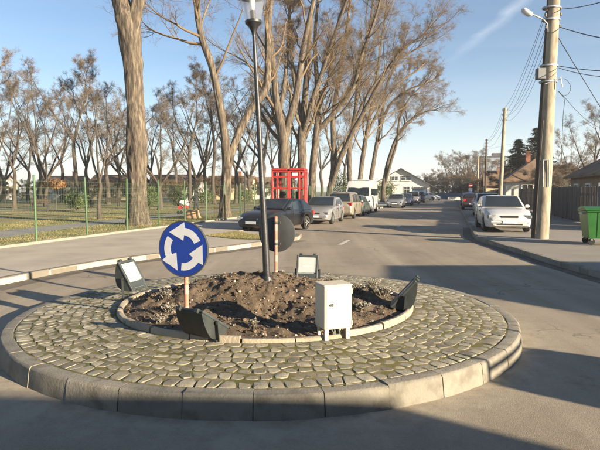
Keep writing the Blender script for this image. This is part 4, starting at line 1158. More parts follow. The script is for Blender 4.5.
def pane(cs, m, name, parent, shrink=.9, out=.008, c0=None):
    """a glass pane over four or more corners, lifted out from the cabin's middle"""
    cs = [Vector(c) for c in cs]; g = sum(cs, Vector()) / len(cs)
    n = (cs[1] - cs[0]).cross(cs[2] - cs[0]).normalized()
    if n.dot(g - Vector(c0)) < 0: n = -n
    a = [g + (c - g) * shrink + n * out for c in cs]; b = [p - n * .03 for p in a]
    q = MB(); k = len(cs); q.add(a + b, [tuple(range(k)), tuple(range(k, 2 * k))[::-1]] + [(i, (i + 1) % k, k + (i + 1) % k, k + i) for i in range(k)])
    return q.build(name, m, parent)
def make_car(name, label, cat, loc, rz, pm, L=4.3, W=1.70, H=1.42, belt=.92, hood=.78, trunk=.92, xf=.72, xf2=-.05, xr2=-1.25, xr=-1.75, wb=2.55, wr=.30, nose=.58, tail=.78, wt=.80,
             posts=(.02, -.75), group=None, plate=True, wheels=4, bumper=None, roof_tail=None, glass_low=.0, side_glass=True, glass_top=None):
    """local x forward. xf..xr: cabin base, xf2..xr2: roof"""
    root = thing(name, label, cat, loc, rz, group); h = L / 2; fx, rx = wb / 2 + .03, -wb / 2 + .03
    top = [(-h, tail - .10), (-h + .06, tail), (-h + .22, trunk - .01), (xr, trunk + .02), (xf, belt + .015), (xf + (h - xf) * .55, (belt + hood) / 2 + .02), (h - .32, hood), (h - .10, nose + .06), (h, nose - .10)]
    wid = [(-h, .80), (-h + .10, .90), (-h + .45, .98), (-.6, 1.0), (.7, 1.0), (h - .75, .985), (h - .32, .93), (h - .10, .83), (h, .70)]
    bot = [(-h, .34), (-h + .25, .22), (h - .25, .20), (h, .28)]
    ar = wr + .055
    xs = set([-h, -h + .06, -h + .14, -h + .3, -.6, -.2, .2, .6, xf, xr, h - .32, h - .2, h - .10, h - .03, h])
    for c in (fx, rx):
        for k in range(-6, 7): xs.add(round(c + ar * math.sin(k * math.pi / 12), 4))
        xs.add(c + ar + .03); xs.add(c - ar - .03)
    xs = sorted(x for x in xs if -h <= x <= h)
    q = MB(); rows = []
    for x in xs:
        zt = interp(x, top); w = W / 2 * interp(x, wid); zb = interp(x, bot)
        for c in (fx, rx):
            if abs(x - c) < ar: zb = max(zb, wr + math.sqrt(ar * ar - (x - c) ** 2) * .97)
        zb = min(zb, zt - .12); d = zt - zb
        half = [(0, zb), (w * .80, zb), (w * .95, zb + .03), (w * 1.0, zb + d * .35), (w * 1.0, zb + d * .55), (w * .975, zb + d * .80), (w * .93, zt - .045), (w * .84, zt - .008), (w * .45, zt + .012), (0, zt + .018)]
        rows.append([(x, y, z) for y, z in half] + [(x, -y, z) for y, z in half[-2:0:-1]])
    n = len(rows[0]); vs = [p for r_ in rows for p in r_]
    fs = [(i * n + k, i * n + (k + 1) % n, (i + 1) * n + (k + 1) % n, (i + 1) * n + k) for i in range(len(rows) - 1) for k in range(n)]
    fs += [tuple(range(n)), tuple(range((len(rows) - 1) * n, len(rows) * n))[::-1]]
    q.add(vs, fs)
    # cabin
    wb_ = W / 2 * .94; wt_ = W / 2 * wt; rt = H
    cab = [(xf, belt - .02, belt + .0, wb_), (xf + (xf2 - xf) * .5, None, belt + (rt - .05 - belt) * .56, None), (xf2, None, rt - .045, None), ((xf2 + xr2) / 2, None, rt, None), (xr2, None, (roof_tail or rt - .05), None), (xr + (xr2 - xr) * .45, None, trunk + ((roof_tail or rt - .05) - trunk) * .52, None), (xr, None, trunk + .0, None)]
    rows = []
    for x, _, zt, _ in cab:
        lo = belt - .03 if x > xr2 else min(belt, trunk) - .03; zt = max(zt, lo + .04); f = (zt - lo) / (rt - lo); w2 = wb_ + (wt_ - wb_) * f
        half = [(0, lo), (wb_, lo), ((wb_ + w2) / 2, lo + (zt - lo) * .5), (w2, zt - .05 * f), (w2 * .93, zt - .012 * f), (w2 * .5, zt + .012 * f), (0, zt + .02 * f)]
        rows.append([(x, y, z) for y, z in half] + [(x, -y, z) for y, z in half[-2:0:-1]])
    n = len(rows[0]); vs = [p for r_ in rows for p in r_]
    fs = [(i * n + k, i * n + (k + 1) % n, (i + 1) * n + (k + 1) % n, (i + 1) * n + k) for i in range(len(rows) - 1) for k in range(n)]
    fs += [tuple(range(n)), tuple(range((len(rows) - 1) * n, len(rows) * n))[::-1]]
    q.add(vs, fs); body = q.build('body', pm, root, True, 38)
    c0 = ((xf2 + xr2) / 2, 0, (belt + rt) / 2)
    def cabpt(x, s, f):
        """point of the cabin side at x and height fraction f"""
        zt = interp(x, sorted([(c[0], c[2]) for c in cab])); lo = belt - .03; ff = (zt - lo) / (rt - lo); w2 = wb_ + (wt_ - wb_) * ff
        z = lo + .03 + (zt - .05 - lo - .03) * f; return (x, s * (wb_ + (w2 - wb_) * (z - lo) / max(.05, zt - .05 - lo)), z)
    zw = rt - .05
    gt_ = 1.0 if glass_top is None else (glass_top - belt) / (zw - belt); xg, wg = xf + (xf2 + .02 - xf) * gt_, wb_ + (wt_ - wb_) * gt_; zg = belt + (zw - belt) * gt_
    pane([(xf - .02, wb_ * .90, belt + .03), (xf - .02, -wb_ * .90, belt + .03), (xg, -wg * .90, zg), (xg, wg * .90, zg)], M_glass, 'windscreen', root, .97, .034, c0)
    zr = (roof_tail or rt - .05) - .01
    pane([(xr + .02, wb_ * .86, trunk + .05), (xr + .02, -wb_ * .86, trunk + .05), (xr2 - .02, -wt_ * .86, zr), (xr2 - .02, wt_ * .86, zr)], M_glass, 'rear_window', root, .94, .032, c0)
    if side_glass:
        cuts = [xf2 + (xf - xf2) * .80] + list(posts) + [xr2 + (xr - xr2) * .35]
        for s in (-1, 1):
            for i in range(len(cuts) - 1):
                a, b = cuts[i] - (.0 if i == 0 else .035), cuts[i + 1] + .035
                tp = .93
                a2 = min(a, xf2 - .02) if i == 0 else a; b2 = max(b, xr2 + .05)
                pane([cabpt(a, s, glass_low) if i else (a, s * wb_, belt + .02), cabpt(b, s, glass_low) if i < len(cuts) - 2 else (b, s * wb_ * .995, max(belt, trunk) + .02 if b < xr2 else belt + .02), cabpt(b2, s, tp), cabpt(a2, s, tp)], M_glass, 'side_window', root, .95, .010, (c0[0], 0, c0[2]))
    q = MB(); q.box((0, 0, .30), (L * .82, W * .62, .2)); q.build('underbody', M_trim, root)
    ty, rm = wheel_meshes(wr)
    for x in (fx, rx):
        for s in (-1, 1):
            w = link('wheel', ty, root, (x, s * (W / 2 - .115), wr)); link('rim', rm, w)
    # face
    for s in (-1, 1):
        q = MB(); q.box((h - .13, s * W * .345, nose + .005), (.15, W * .22, .13), Matrix.Rotation(-s * .28, 3, 'Z'), bev=.03); q.build('headlight', M_headl, root, True)
        q = MB(); q.box((-h + .045, s * W * .385, tail - .05), (.10, W * .13, .20), Matrix.Rotation(s * .2, 3, 'Z'), bev=.03); q.build('taillight', M_taill, root, True)
        q = MB(); q.box((xf - .28, s * (W / 2 + .06), belt + .06), (.12, .17, .12), bev=.035); q.bar((xf - .26, s * (W / 2 - .06), belt + .02), (xf - .28, s * (W / 2 + .02), belt + .05), .04); q.build('mirror', pm, root, True)
        for xh in [posts[0] + .12] + ([posts[1] + .12] if len(posts) > 1 else []):
            q = MB(); q.box((xh, s * (W / 2 + .002), belt - .13), (.16, .03, .03), bev=.01); q.build('door_handle', M_trim, root)
    q = MB(); q.box((h - .055, 0, nose - .005), (.06, W * .36, .10), bev=.02); q.build('grille', M_trim, root)
    q = MB(); q.box((h - .030, 0, .335), (.07, W * .56, .10), bev=.03); q.build('air_intake', M_trim, root)
    bm_ = bumper or pm
    q = MB(); q.box((h - .05, 0, .42), (.14, W * .80, .10), bev=.04); q.build('front_bumper', bm_, root, True)
    q = MB(); q.box((-h + .05, 0, .46), (.14, W * .86, .16), bev=.05); q.build('rear_bumper', bm_, root, True)
    if plate:
        q = MB(); q.box((h + .028, 0, .43), (.012, .50, .11)); q.build('number_plate', M_plate, root)
        q = MB(); q.box((-h - .028, 0, .48 if trunk > .85 else .5), (.012, .50, .11)); q.build('number_plate', M_plate, root)
    # door seams
    for s in (-1, 1):
        for xs_ in (xf - .12, posts[0], posts[-1] if len(posts) > 1 else posts[0] - .9):
            q = MB(); q.box((xs_, s * (W / 2 - .002), (belt + .28) / 2 - .0), (.008, .012, belt - .36)); q.build('door_seam', M_trim, body)
    return root
P_white = paint('white', (.47, .47, .455)); P_black = paint('black', (.008, .009, .011), dirt=.06); P_silver = paint('silver', (.24, .24, .24), .35)
P_beige = paint('beige', (.27, .235, .18), .25); P_green = paint('green', (.045, .065, .055)); P_blue = paint('blue', (.025, .035, .075)); P_grey = paint('grey', (.22, .23, .245), .35)
P_red = paint('dark_red', (.035, .016, .018)); P_dark = paint('dark_grey', (.04, .042, .048))
sedan = dict(L=4.35, W=1.70, H=1.41)
hatch = dict(L=3.85, W=1.64, H=1.42, trunk=.98, xr2=-1.35, xr=-1.80, tail=.86, wb=2.46)
mpv = dict(L=4.25, W=1.74, H=1.66, belt=1.0, hood=.92, trunk=1.02, xf=1.05, xf2=.30, xr2=-1.75, xr=-2.04, tail=.95, nose=.68, wb=2.65, posts=(.15, -.85), wr=.31, roof_tail=1.58)
make_car('parked_car', 'black sedan parked nose-out on the left pavement before the red shelter', 'car', (-.98, 23.7, PZ * 0), math.atan2(-.87, -.49), P_black, **{**sedan, 'L': 4.15, 'W': 1.64, 'H': 1.39})
p = UV(28.75, -6.55); make_car('parked_car', 'silver sedan facing the viewer, second in the left row', 'car', (p.x, p.y, 0), RZ_TOWARD, P_silver, **sedan)
p = UV(34.9, -6.45); make_car('parked_car', 'beige people carrier seen from behind, third in the left row', 'car', (p.x, p.y, 0), RZ_AWAY, P_beige, **mpv)
p = UV(38.9, -6.4); make_car('parked_car', 'dark green small car squeezed in before the white van', 'car', (p.x, p.y, 0), RZ_AWAY, P_green, **{**hatch, 'L': 3.7})
p = UV(57.3, -5.2); make_car('parked_car', 'light silver car parked beyond the white van', 'car', (p.x, p.y, 0), RZ_TOWARD, P_grey, **sedan)
p = UV(66.5, -4.9); make_car('parked_car', 'dark blue car parked behind the far silver one', 'car', (p.x, p.y, 0), RZ_TOWARD, P_blue, **hatch)
p = UV(74.5, -4.5); make_car('parked_car', 'pale car near the white gabled house', 'car', (p.x, p.y, 0), RZ_TOWARD, P_silver, **mpv)
p = UV(83, -4.2); make_car('parked_car', 'dark car last in the left row, below the white house', 'car', (p.x, p.y, 0), RZ_TOWARD, P_dark, **mpv)
p = UV(100, -2.9); make_car('parked_car', 'small white car in front of the blue fence at the street end', 'car', (p.x, p.y, 0), RZ_TOWARD + .7, P_white, **hatch)
p = UV(24.0, 2.15, PZ); make_car('parked_car', 'white saloon facing the viewer on the right pavement beside the utility pole', 'car', p, RZ_TOWARD + R(3), P_white, **{**sedan, 'L': 4.55, 'W': 1.76, 'nose': .62})
p = UV(36.5, 2.45, PZ); make_car('parked_car', 'white estate car parked behind the white saloon', 'car', p, RZ_TOWARD, P_white, **{**sedan, 'H': 1.46, 'trunk': .98, 'xr2': -1.7, 'xr': -2.05})
p = UV(50, 2.0, PZ); make_car('parked_car', 'dark car with a reddish tint, third in the right row', 'car', p, RZ_AWAY, P_red, **hatch)
p = UV(62, 2.2, PZ); make_car('parked_car', 'dark blue car last in the right row', 'car', p, RZ_AWAY, P_blue, **sedan)
van = dict(L=5.4, W=2.08, H=2.55, belt=1.28, hood=1.12, trunk=1.30, xf=2.02, xf2=1.25, xr2=-2.58, xr=-2.66, tail=1.2, nose=.82, wt=.86, wb=3.3, wr=.34, posts=(.55,), roof_tail=2.48, glass_top=1.98)
def make_van(label, loc, rz, name='parked_van'):
    v = make_car(name, label, 'van', loc, rz, P_white, side_glass=False, bumper=M_trim, **van)
    for s in (-1, 1):
        pane([(1.72, s * .985, 1.32), (.62, s * .985, 1.32), (.62, s * .955, 1.92), (1.30, s * .955, 1.92)], M_glass, 'side_window', v, .97, .012, (0, 0, 1.6))
        pane([(.48, s * .987, 1.34), (-1.0, s * .987, 1.34), (-1.0, s * .957, 1.92), (.48, s * .957, 1.92)], M_glass, 'side_window', v, .96, .012, (0, 0, 1.6))
        pane([(-1.12, s * .987, 1.34), (-2.4, s * .987, 1.34), (-2.4, s * .957, 1.92), (-1.12, s * .957, 1.92)], M_glass, 'side_window', v, .96, .012, (0, 0, 1.6))
    q = MB(); q.box((-.65, 0, 2.58), (3.7, 1.45, .07), bev=.03); q.build('roof_panel', P_white, v, True)
    return v
p = UV(43.7, -6.75); make_van('white high-roofed minibus facing the viewer in the left row', (p.x, p.y, 0), RZ_TOWARD)
# ------------------------------------------------------------------ fence, poles, furniture
M_fgreen = mat('fence_green', [(.045, .095, .042), (.07, .125, .058)], .5, 10, 4, spec=.4, per_object=.1)
M_wire = mat('fence_wire', [(.05, .09, .045), (.08, .12, .06)], .5, 10, 3)
M_plinth = mat('fence_plinth', [(.20, .178, .14), (.28, .25, .20)], .9, 3, 6, .3, 40)
f0 = UV(6.5, FV, PZ)
fence = thing('mesh_fence', 'green wire mesh park fence with green metal posts', 'fence', f0, RZ_AWAY)
SPC = 2.42; NP = 42
qp = MB(); qp.tube([(0, 0, -.1), (0, 0, 2.06)], .035, 10); qp.lathe([(.038, 2.05), (.038, 2.075), (.02, 2.09)], 10); post_me = qp.mesh('post', M_fgreen, True, 40)
qw = MB()
for i in range(20):
    x = .05 + i * (SPC - .1) / 19; qw.box((x, 0, 1.0), (.0042, .0042, 1.86))
for k in range(10): qw.box((SPC / 2, .004, .10 + k * .2), (SPC - .04, .0046, .0046))
wire_me = qw.mesh('wire_panel', M_wire, fix=False)
q = MB(); q.box((SPC / 2, 0, .0), (SPC - .006, .16, .14), bev=.01); pl_me = q.mesh('plinth', M_plinth)
uo = (toUV(P(37.3, 243.4, PZ))[0] - 6.5) % SPC
for i in range(NP):
    o = link('post', post_me, fence, (uo + i * SPC, 0, 0)); o.rotation_euler = (random.gauss(0, .008), random.gauss(0, .008), 0)
    link('wire_panel', wire_me, fence, (uo + i * SPC, 0, 0)); link('plinth', pl_me, fence, (uo + i * SPC, 0, 0))
# dark inner lamp and bench
M_wood_dark = mat('bench_wood', [(.035, .026, .02), (.07, .05, .035)], .7, 8, 5)
def bench(label, px, py, rz):
    p = P(px, py, PZ); b = thing('park_bench', label, 'bench', p, rz, 'park benches')
    for k in range(3): q = MB(); q.box((0, -.16 + k * .15, .45), (1.7, .12, .035)); q.build('seat_slat', M_wood_dark, b)
    for k in range(3): q = MB(); q.box((0, .26 + k * .03, .56 + k * .14), (1.7, .03, .12)); q.build('back_slat', M_wood_dark, b)
    for s in (-1, 1):
        q = MB(); q.bar((s * .7, -.2, 0), (s * .7, -.2, .44), .05); q.bar((s * .7, .22, 0), (s * .7, .34, .92), .05); q.bar((s * .7, -.2, .42), (s * .7, .25, .42), .05); q.build('leg_frame', M_black, b)
bench('dark wooden park bench between first fence post and picture edge', 40, 208.5, R(8))
bench('dark wooden bench farther off, beside the far path', 112, 206.5, R(-8))
p = P(91.5, 208, PZ); lb = thing('litter_bin', 'small dark litter bin on the lawn left of the park tree', 'bin', p)
q = MB(); q.lathe([(.17, .12), (.22, .75), (.23, .78), (.20, .78)], 14); q.build('bucket', M_black, lb, True)
for s in (-1, 1): q = MB(); q.tube([(s * .26, 0, 0), (s * .26, 0, .8)], .02, 8); q.build('post', M_black, lb)
q = MB(); q.box((0, 0, .70), (.52, .03, .03)); q.build('hanger', M_black, lb)
p = P(245, 214, PZ); pl = thing('park_lamp', 'slim dark lamp post inside the fence left of the black car', 'street lamp', p)
q = MB(); q.tube([(0, 0, 0), (0, 0, .5), (0, 0, 2.9)], [.06, .045, .035], 10); q.build('pole', M_black, pl, True)
q = MB(); q.lathe([(.05, 2.9), (.16, 2.98), (.20, 3.2), (.12, 3.38), (.02, 3.42)], 14); q.build('globe', M_clear, pl, True)

# ---- red phone shelter
M_red = mat('phone_red', [(.26, .016, .014), (.35, .028, .022)], .4, 5, 4, spec=.5)
bc = AT(289.8, 231, 27.0); ph = thing('phone_shelter', 'open red steel telephone shelter frame behind the black car', 'phone shelter', (bc.x, bc.y, PZ - .02), R(-8))
HT = 2.62; W2, D2 = .80, .42
for (x, y) in [(-W2, -D2), (-.02, -D2), (.06, -D2), (W2, -D2), (-W2, D2), (0, D2), (W2, D2), (-W2 + .26, -D2), (W2 - .26, -D2), (-W2 + .26, D2), (W2 - .26, D2), (-W2, 0), (W2, 0)]:
    q = MB(); q.box((x, y, HT / 2), (.075, .075, HT), bev=.008); q.build('upright', M_red, ph)
for z in (HT - .04, HT - .30, 1.75, .9, .12):
    q = MB(); q.box((0, -D2 - .003, z), (2 * W2 + .06, .06, .07 if z < 2 else .09)); q.build('rail', M_red, ph)
    q = MB(); q.box((0, D2 + .003, z), (2 * W2 + .06, .06, .07)); q.build('rail', M_red, ph)
    for x in (-W2, 0, W2): q = MB(); q.box((x + .002, 0, z), (.06, 2 * D2 - .08, .06)); q.build('rail', M_red, ph)
for s in (-1, 1):
    q = MB(); q.box((s * (W2 / 2 + .04), 0, HT + .06), (W2 - .02, 2 * D2 + .22, .12), bev=.03); q.build('roof_panel', M_red, ph)
    q = MB(); q.box((s * .40, D2 - .10, 1.35), (.30, .16, .50), bev=.02); q.build('telephone', M_trim, ph)
M_clearpane = mat('shelter_glass', [(.6, .66, .64)], .05, spec=.5); M_clearpane.node_tree.nodes['Principled BSDF'].inputs['Alpha'].default_value = .18
for s in (-1, 1):
    q = MB(); q.box((s * (W2 + .0), 0, 1.6), (.008, 2 * D2 - .10, 1.3)); q.build('glass_pane', M_clearpane, ph)

# ---- utility poles
M_conc = mat('pole_concrete', [(.22, .185, .13), (.33, .285, .21), (.27, .23, .165)], .9, 2.2, 8, .5, 30, stretch=(2, 2, .5), second=((.12, .10, .075), 3, .50, .68, .7))
M_pwood = mat('pole_timber', [(.055, .045, .036), (.10, .08, .062)], .9, 5, 6, .5, 20, stretch=(3, 3, .3))
M_steel = mat('galvanised', [(.25, .26, .27), (.38, .39, .40)], .45, 8, 4, metal=.6)
M_porc = mat('insulator', [(.20, .18, .16), (.32, .30, .27)], .3)
D0 = toUV(P(541, 238, PZ)); pb = P(541, 238.5, PZ); dist0 = pb.y
pole = thing('utility_pole', 'thick pale concrete utility pole with a dark timber strut, nearest on the right', 'utility pole', pb)
def rel(px, py, dd=0.0): return AT(px, py, dist0 + dd) - pb
q = MB(); q.tube([(0, 0, -.3), rel(544.5, 180), rel(549, 90), rel(554, 0), rel(555.3, -25)], [.235, .225, .205, .185, .18], 18); q.build('shaft', M_conc, pole, True)
q = MB(); q.tube([rel(534.5, 239, .1) + Vector((0, 0, -.2)), rel(538.5, 180, .08), rel(544, 90, .06), rel(549.5, 10, .05), rel(550.5, -10, .05)], [.125, .12, .11, .10, .10], 12); q.build('timber_strut', M_pwood, pole, True)
q = MB()
for (a, b) in [((543, 187), (543.3, 160)), ((548.8, 187), (549, 160)), ((543.3, 160), (549, 160))]: q.tube([rel(*a, -.26), rel(*b, -.26)], .014, 6)
q.build('conduit', M_steel, pole, True)
q = MB(); q.tube([rel(535, 234, -.22), rel(537.5, 195, -.2), rel(541, 150, -.2), rel(543.2, 120, -.19)], .016, 6); q.build('conduit', M_pwood, pole, True)
for py in (8, 20, 66, 82):
    c = rel(551.5 - (py - 8) * .045, py); q = MB(); q.lathe([(.30, -.025), (.305, 0), (.30, .025)], 18, c); q.v = [(c.x + (v[0] - c.x) * .98, c.y + (v[1] - c.y) * .75, v[2]) for v in q.v]; q.build('strap', M_steel, pole, True)
c = rel(540.5, 74, -.12); q = MB(); q.box(c, (.27, .22, .36), bev=.015); q.box(c + Vector((0, -.115, 0)), (.23, .015, .31)); q.build('junction_box', mat('box_grey', [(.10, .105, .11), (.15, .155, .16)], .6, 6), pole)
arm = [rel(547.5, 32, -.1), rel(547.4, 24, -.16), rel(543, 19, -.25), rel(534, 15, -.4), rel(531, 14, -.45)]
q = MB(); q.tube(arm, .026, 8); ar_ = q.build('lamp_arm', M_steel, pole, True)
hd = rel(527, 12.3, -.5); q = MB(); q.box(hd, (.42, .22, .14), Matrix.Rotation(R(20), 3, 'Y') @ Matrix.Rotation(R(25), 3, 'Z'), bev=.055); lh = q.build('lamp_head', mat('lamp_head_grey', [(.45, .47, .48), (.55, .57, .57)], .4, 5), pole, True, 50)
q = MB(); q.box(hd + Vector((-.05, -.02, -.06)), (.28, .16, .07), Matrix.Rotation(R(20), 3, 'Y') @ Matrix.Rotation(R(25), 3, 'Z'), bev=.03); q.build('lamp_lens', M_clear, lh, True, 50)
INS = [(561, 8), (561, 14), (546.5, 9), (545.8, 15), (546, 27), (560, 26)]
for (a, b) in INS:
    c = rel(a, b, -.05); q = MB(); q.lathe([(.022, -.05), (.045, -.03), (.03, 0), (.045, .02), (.02, .05)], 10, c); q.bar(c + Vector((0, 0, -.05)), rel(552, b + 2, -.05), .018); q.build('insulator', M_porc, pole, True)
q = MB(); q.bar(rel(545, 84, -.2), rel(561, 78, -.3), .03, .03); q.bar(rel(560.5, 77, -.3), rel(562.5, 87, -.3), .03); q.build('wire_bracket', M_steel, pole)
def slim_pole(label, base_px, base_py, top_px, top_py, dist, r0, r1, m):
    b = AT(base_px, base_py, dist); b.z = PZ; r = thing('utility_pole', label, 'utility pole', b); t = AT(top_px, top_py, dist) - b
    q = MB(); q.tube([(0, 0, -.2), t * .5, t], [r0, (r0 + r1) / 2, r1], 12); q.build('shaft', m, r, True)
    for k in range(3):
        for s in (-1, 1):
            c = t * (.985 - k * .05) + Vector((s * (r1 + .07), 0, 0)); q = MB(); q.lathe([(.03, -.08), (.05, -.04), (.03, 0), (.05, .03), (.02, .08)], 8, c); q.bar(c + Vector((0, 0, -.08)), t * (.985 - k * .05) + Vector((0, 0, -.08)), .03); q.build('insulator', M_porc, r, True)
    return b, t
P2 = slim_pole('leaning grey utility pole, second along the right pavement', 499.5, 206, 505.2, 108, 46, .19, .13, M_conc)
P3 = slim_pole('thin dark utility pole, third along the right pavement', 485, 200, 486.6, 139, 78, .16, .12, M_pwood)
P4 = slim_pole('farthest and shortest-looking utility pole, fourth on the right', 477.6, 197, 478.3, 156, 105, .18, .14, M_conc)
q = MB(); c = AT(481, 147.5, 77.7) - P3[0]; q.bar(AT(486.3, 146, 77.8) - P3[0], c, .06); q.box(c, (.7, .25, .16), bev=.06)
# ---- overhead wires
M_cab_blk = mat('overhead_cable', [(.02, .02, .022), (.04, .04, .04)], .6)
def wire(label, a, b, sag, r=.009, grp=None, n=14):
    a, b = Vector(a), Vector(b); pts = [a.lerp(b, i / n) - Vector((0, 0, 4 * sag * (i / n) * (1 - i / n))) for i in range(n + 1)]
    q = MB(); q.tube(pts, r, 5); o = q.build('overhead_wire', M_cab_blk, None, True); tag(o, label, 'wire', grp); return o
A = lambda px, py, dd=0.0: AT(px, py, dist0 + dd)
Q2 = lambda k, s: P2[0] + P2[1] * (.985 - k * .05) + Vector((s * .18, 0, 0))
Q3 = lambda k, s: P3[0] + P3[1] * (.985 - k * .05) + Vector((s * .18, 0, 0))
Q4 = lambda k, s: P4[0] + P4[1] * (.985 - k * .05) + Vector((s * .2, 0, 0))
G4 = 'street wires running pole to pole'
st_ = [(546.5, 9), (545.8, 15), (546, 27), (546.5, 34), (561, 8), (561, 14)]
for i, (a, b) in enumerate(st_):
    wire('thin power wire sagging from the near pole to the second pole', A(a, b), Q2(i % 3, -1 if i < 3 else 1), .55 + .1 * i, .008, G4)
for i in range(4): wire('thin power wire between the second and third poles', Q2(i % 3, -1 if i < 2 else 1), Q3(i % 3, -1 if i < 2 else 1), .8, .010, G4)
for i in range(4): wire('thin power wire between the two farthest poles', Q3(i % 3, -1 if i < 2 else 1), Q4(i % 3, -1 if i < 2 else 1), .6, .012, G4)
G5 = 'service cables from the near pole to the right'
wire('topmost cable running right from the near pole, rising out of view', A(561, 9), A(640, -12, -6), .1, .012, G5)
wire('thick cable running right from the near pole just below its lamp', A(560, 27), A(650, 44, -6), .08, .014, G5)
wire('upper of the two cables leaving the near pole at its box height', A(559, 66), A(650, 72, -5), .06, .012, G5)
wire('lower of the two cables leaving the near pole at its box height', A(559, 68), A(650, 76, -4), .14, .010, G5)
wire('steep taut cable slanting down right from the near pole', A(558.5, 38), A(640, 170, 8), .05, .014, G5)
wire('faint cable slanting down right towards the brown roof', A(562, 94), A(606, 128, 14), .3, .009, G5)
q = MB(); q.tube(smooth_path([A(558, 80, -.25), A(565, 79, -.3), A(570.5, 86, -.3), A(569, 93, -.3), A(563, 95.5, -.3), A(558, 91, -.25)], 8), .008, 6); o = q.build('cable_loop', M_cab_blk, None, True); tag(o, 'slack loop of cable hanging at the near pole bracket', 'wire')
q = MB(); q.tube(smooth_path([A(558.5, 91, -.2), A(562, 95, -.25), A(564.5, 101, -.25), A(563, 118, -.25), A(561.5, 160, -.2)], 8), .008, 6); o = q.build('hanging_cable', M_cab_blk, None, True); tag(o, 'loose cable hanging straight down beside the near pole', 'wire')
wire('long thin cable high above the houses behind the second pole', AT(440, 158, 90), AT(600, 120, 60), .4, .008, G5)

# ---- green wheeled waste container
M_bin = mat('bin_green', [(.016, .095, .016), (.026, .13, .024)], .45, 4, 4, spec=.4, second=((.06, .12, .05), 5, .6, .8, .4))
bb = P(590, 246, PZ); bn = thing('waste_container', 'green wheeled waste container on the right pavement, cut by the picture edge', 'bin', (bb.x + .68, bb.y + .45, PZ), R(-14))
q = MB(); lo, hi = [(-.52, -.40), (.52, -.40), (.52, .40), (-.52, .40)], [(-.62, -.48), (.62, -.48), (.62, .48), (-.62, .48)]
q.add([(x, y, .20) for x, y in lo] + [(x, y, 1.0) for x, y in hi], [(3, 2, 1, 0), (4, 5, 6, 7)] + [(i, (i + 1) % 4, 4 + (i + 1) % 4, 4 + i) for i in range(4)]); bd = q.build('body', M_bin, bn)
for x in (-.3, 0, .3): q = MB(); q.bar((x, -.405, .24), (x, -.478, .97), .05, .02); q.build('rib', M_bin, bd)
q = MB(); q.box((0, 0, 1.0), (1.30, 1.02, .06), bev=.02); q.build('rim', M_bin, bn)
q = MB(); n = 9; pr = [(-.52 + 1.04 * i / 8, 1.035 + .10 * math.sin(math.pi * i / 8) ** .6) for i in range(9)] + [(.52, 1.032), (-.52, 1.032)]
q.prism(pr, -.66, .66, Matrix(((0, 0, 1), (1, 0, 0), (0, 1, 0)))); q.build('lid', M_bin, bn, True, 50)
for x in (-.45, .45):
    for y in (-.33, .33):
        q = MB(); q.lathe([(.09, -.025), (.10, 0), (.09, .025)], 14, (x, y, .10), 'y'); w = q.build('wheel', M_tyre, bn, True); q = MB(); q.box((x, y, .18), (.06, .09, .08)); q.build('caster_fork', M_steel, w)
for s in (-1, 1): q = MB(); q.tube([(s * .68, -.2, .93), (s * .68, .2, .93)], .02, 8); q.bar((s * .60, -.2, .93), (s * .68, -.2, .93), .02); q.bar((s * .60, .2, .93), (s * .68, .2, .93), .02); q.build('handle', M_steel, bn, True)

# ---- board fence, gate and houses on the right
M_board = mat('old_boards', [(.06, .052, .045), (.105, .09, .077), (.15, .13, .11)], .9, 3, 7, .5, 30, stretch=(3, 3, .3), per_island=.3)
M_gate = mat('grey_sheet_gate', [(.16, .165, .17), (.23, .235, .235)], .6, 2, 6, .2, 30, stretch=(2, 2, .4))
RV = 6.6
bf = thing('board_fence', 'dark upright board fence along the right pavement', 'fence', UV(27.5, RV, PZ), RZ_AWAY)
def board_panel(n, w, h, seed):
    rd = random.Random(seed); q = MB()
    for i in range(n): q.box((i * w + w / 2, rd.uniform(-.006, .006), h / 2 + rd.uniform(-.02, .03)), (w - .012, .022, h + rd.uniform(-.03, .03)))
    return q.mesh('board_panel', M_board, fix=False)
BPM = [board_panel(20, .125, 1.75, i) for i in range(3)]
for i in range(26):
    if i in (11, 12): continue
    o = link('board_panel', BPM[i % 3], bf, (i * 2.56, 0, .05)); tag(o, kind='stuff')
    q = MB(); q.box((i * 2.56 - .03, -.03, .9), (.09, .09, 1.85)); q.build('post', M_pwood, bf)
    for z in (.45, 1.45): q = MB(); q.box((i * 2.56 + 1.25, -.035, z), (2.5, .04, .07)); q.build('rail', M_pwood, bf)
gt = thing('sheet_gate', 'grey ribbed sheet-metal gate behind the green container', 'gate', UV(27.2, RV + .05, PZ), RZ_AWAY + math.pi)
for i in range(11): q = MB(); q.box((i * .32 + .16, 0, .95), (.312, .03, 1.75), bev=.008); q.build('sheet', M_gate, gt)
for x in (0, 1.76, 3.52): q = MB(); q.box((x, -.06, .98), (.09, .07, 1.96)); q.build('post', M_gate, gt)
M_plaster = mat('plaster_white', [(.50, .49, .45), (.60, .58, .53)], .9, 1.2, 7, .2, 30, second=((.40, .36, .29), 1.3, .58, .8, .5))
M_plaster_c = mat('plaster_cream', [(.52, .42, .27), (.62, .51, .34)], .9, 1.2, 7, .2, 30, second=((.32, .27, .19), 1.3, .56, .8, .5))
M_plaster_b = mat('plaster_brown', [(.20, .15, .10), (.30, .23, .155)], .9, 1.2, 7, .3, 20)
M_tile = mat('old_roof_tile', [(.10, .068, .045), (.17, .115, .075), (.22, .155, .10)], .9, 1.6, 7, .7, 14, second=((.07, .065, .04), 1.0, .52, .7, .6))
M_tile_d = mat('dark_roof', [(.055, .050, .05), (.10, .09, .085)], .85, 1.6, 6, .5, 14)
M_brick = mat('chimney_brick', [(.22, .09, .055), (.32, .15, .09)], .9, 10, 5, .4, 40)
M_wframe = mat('window_frame', [(.55, .54, .5), (.65, .63, .58)], .6, 6)
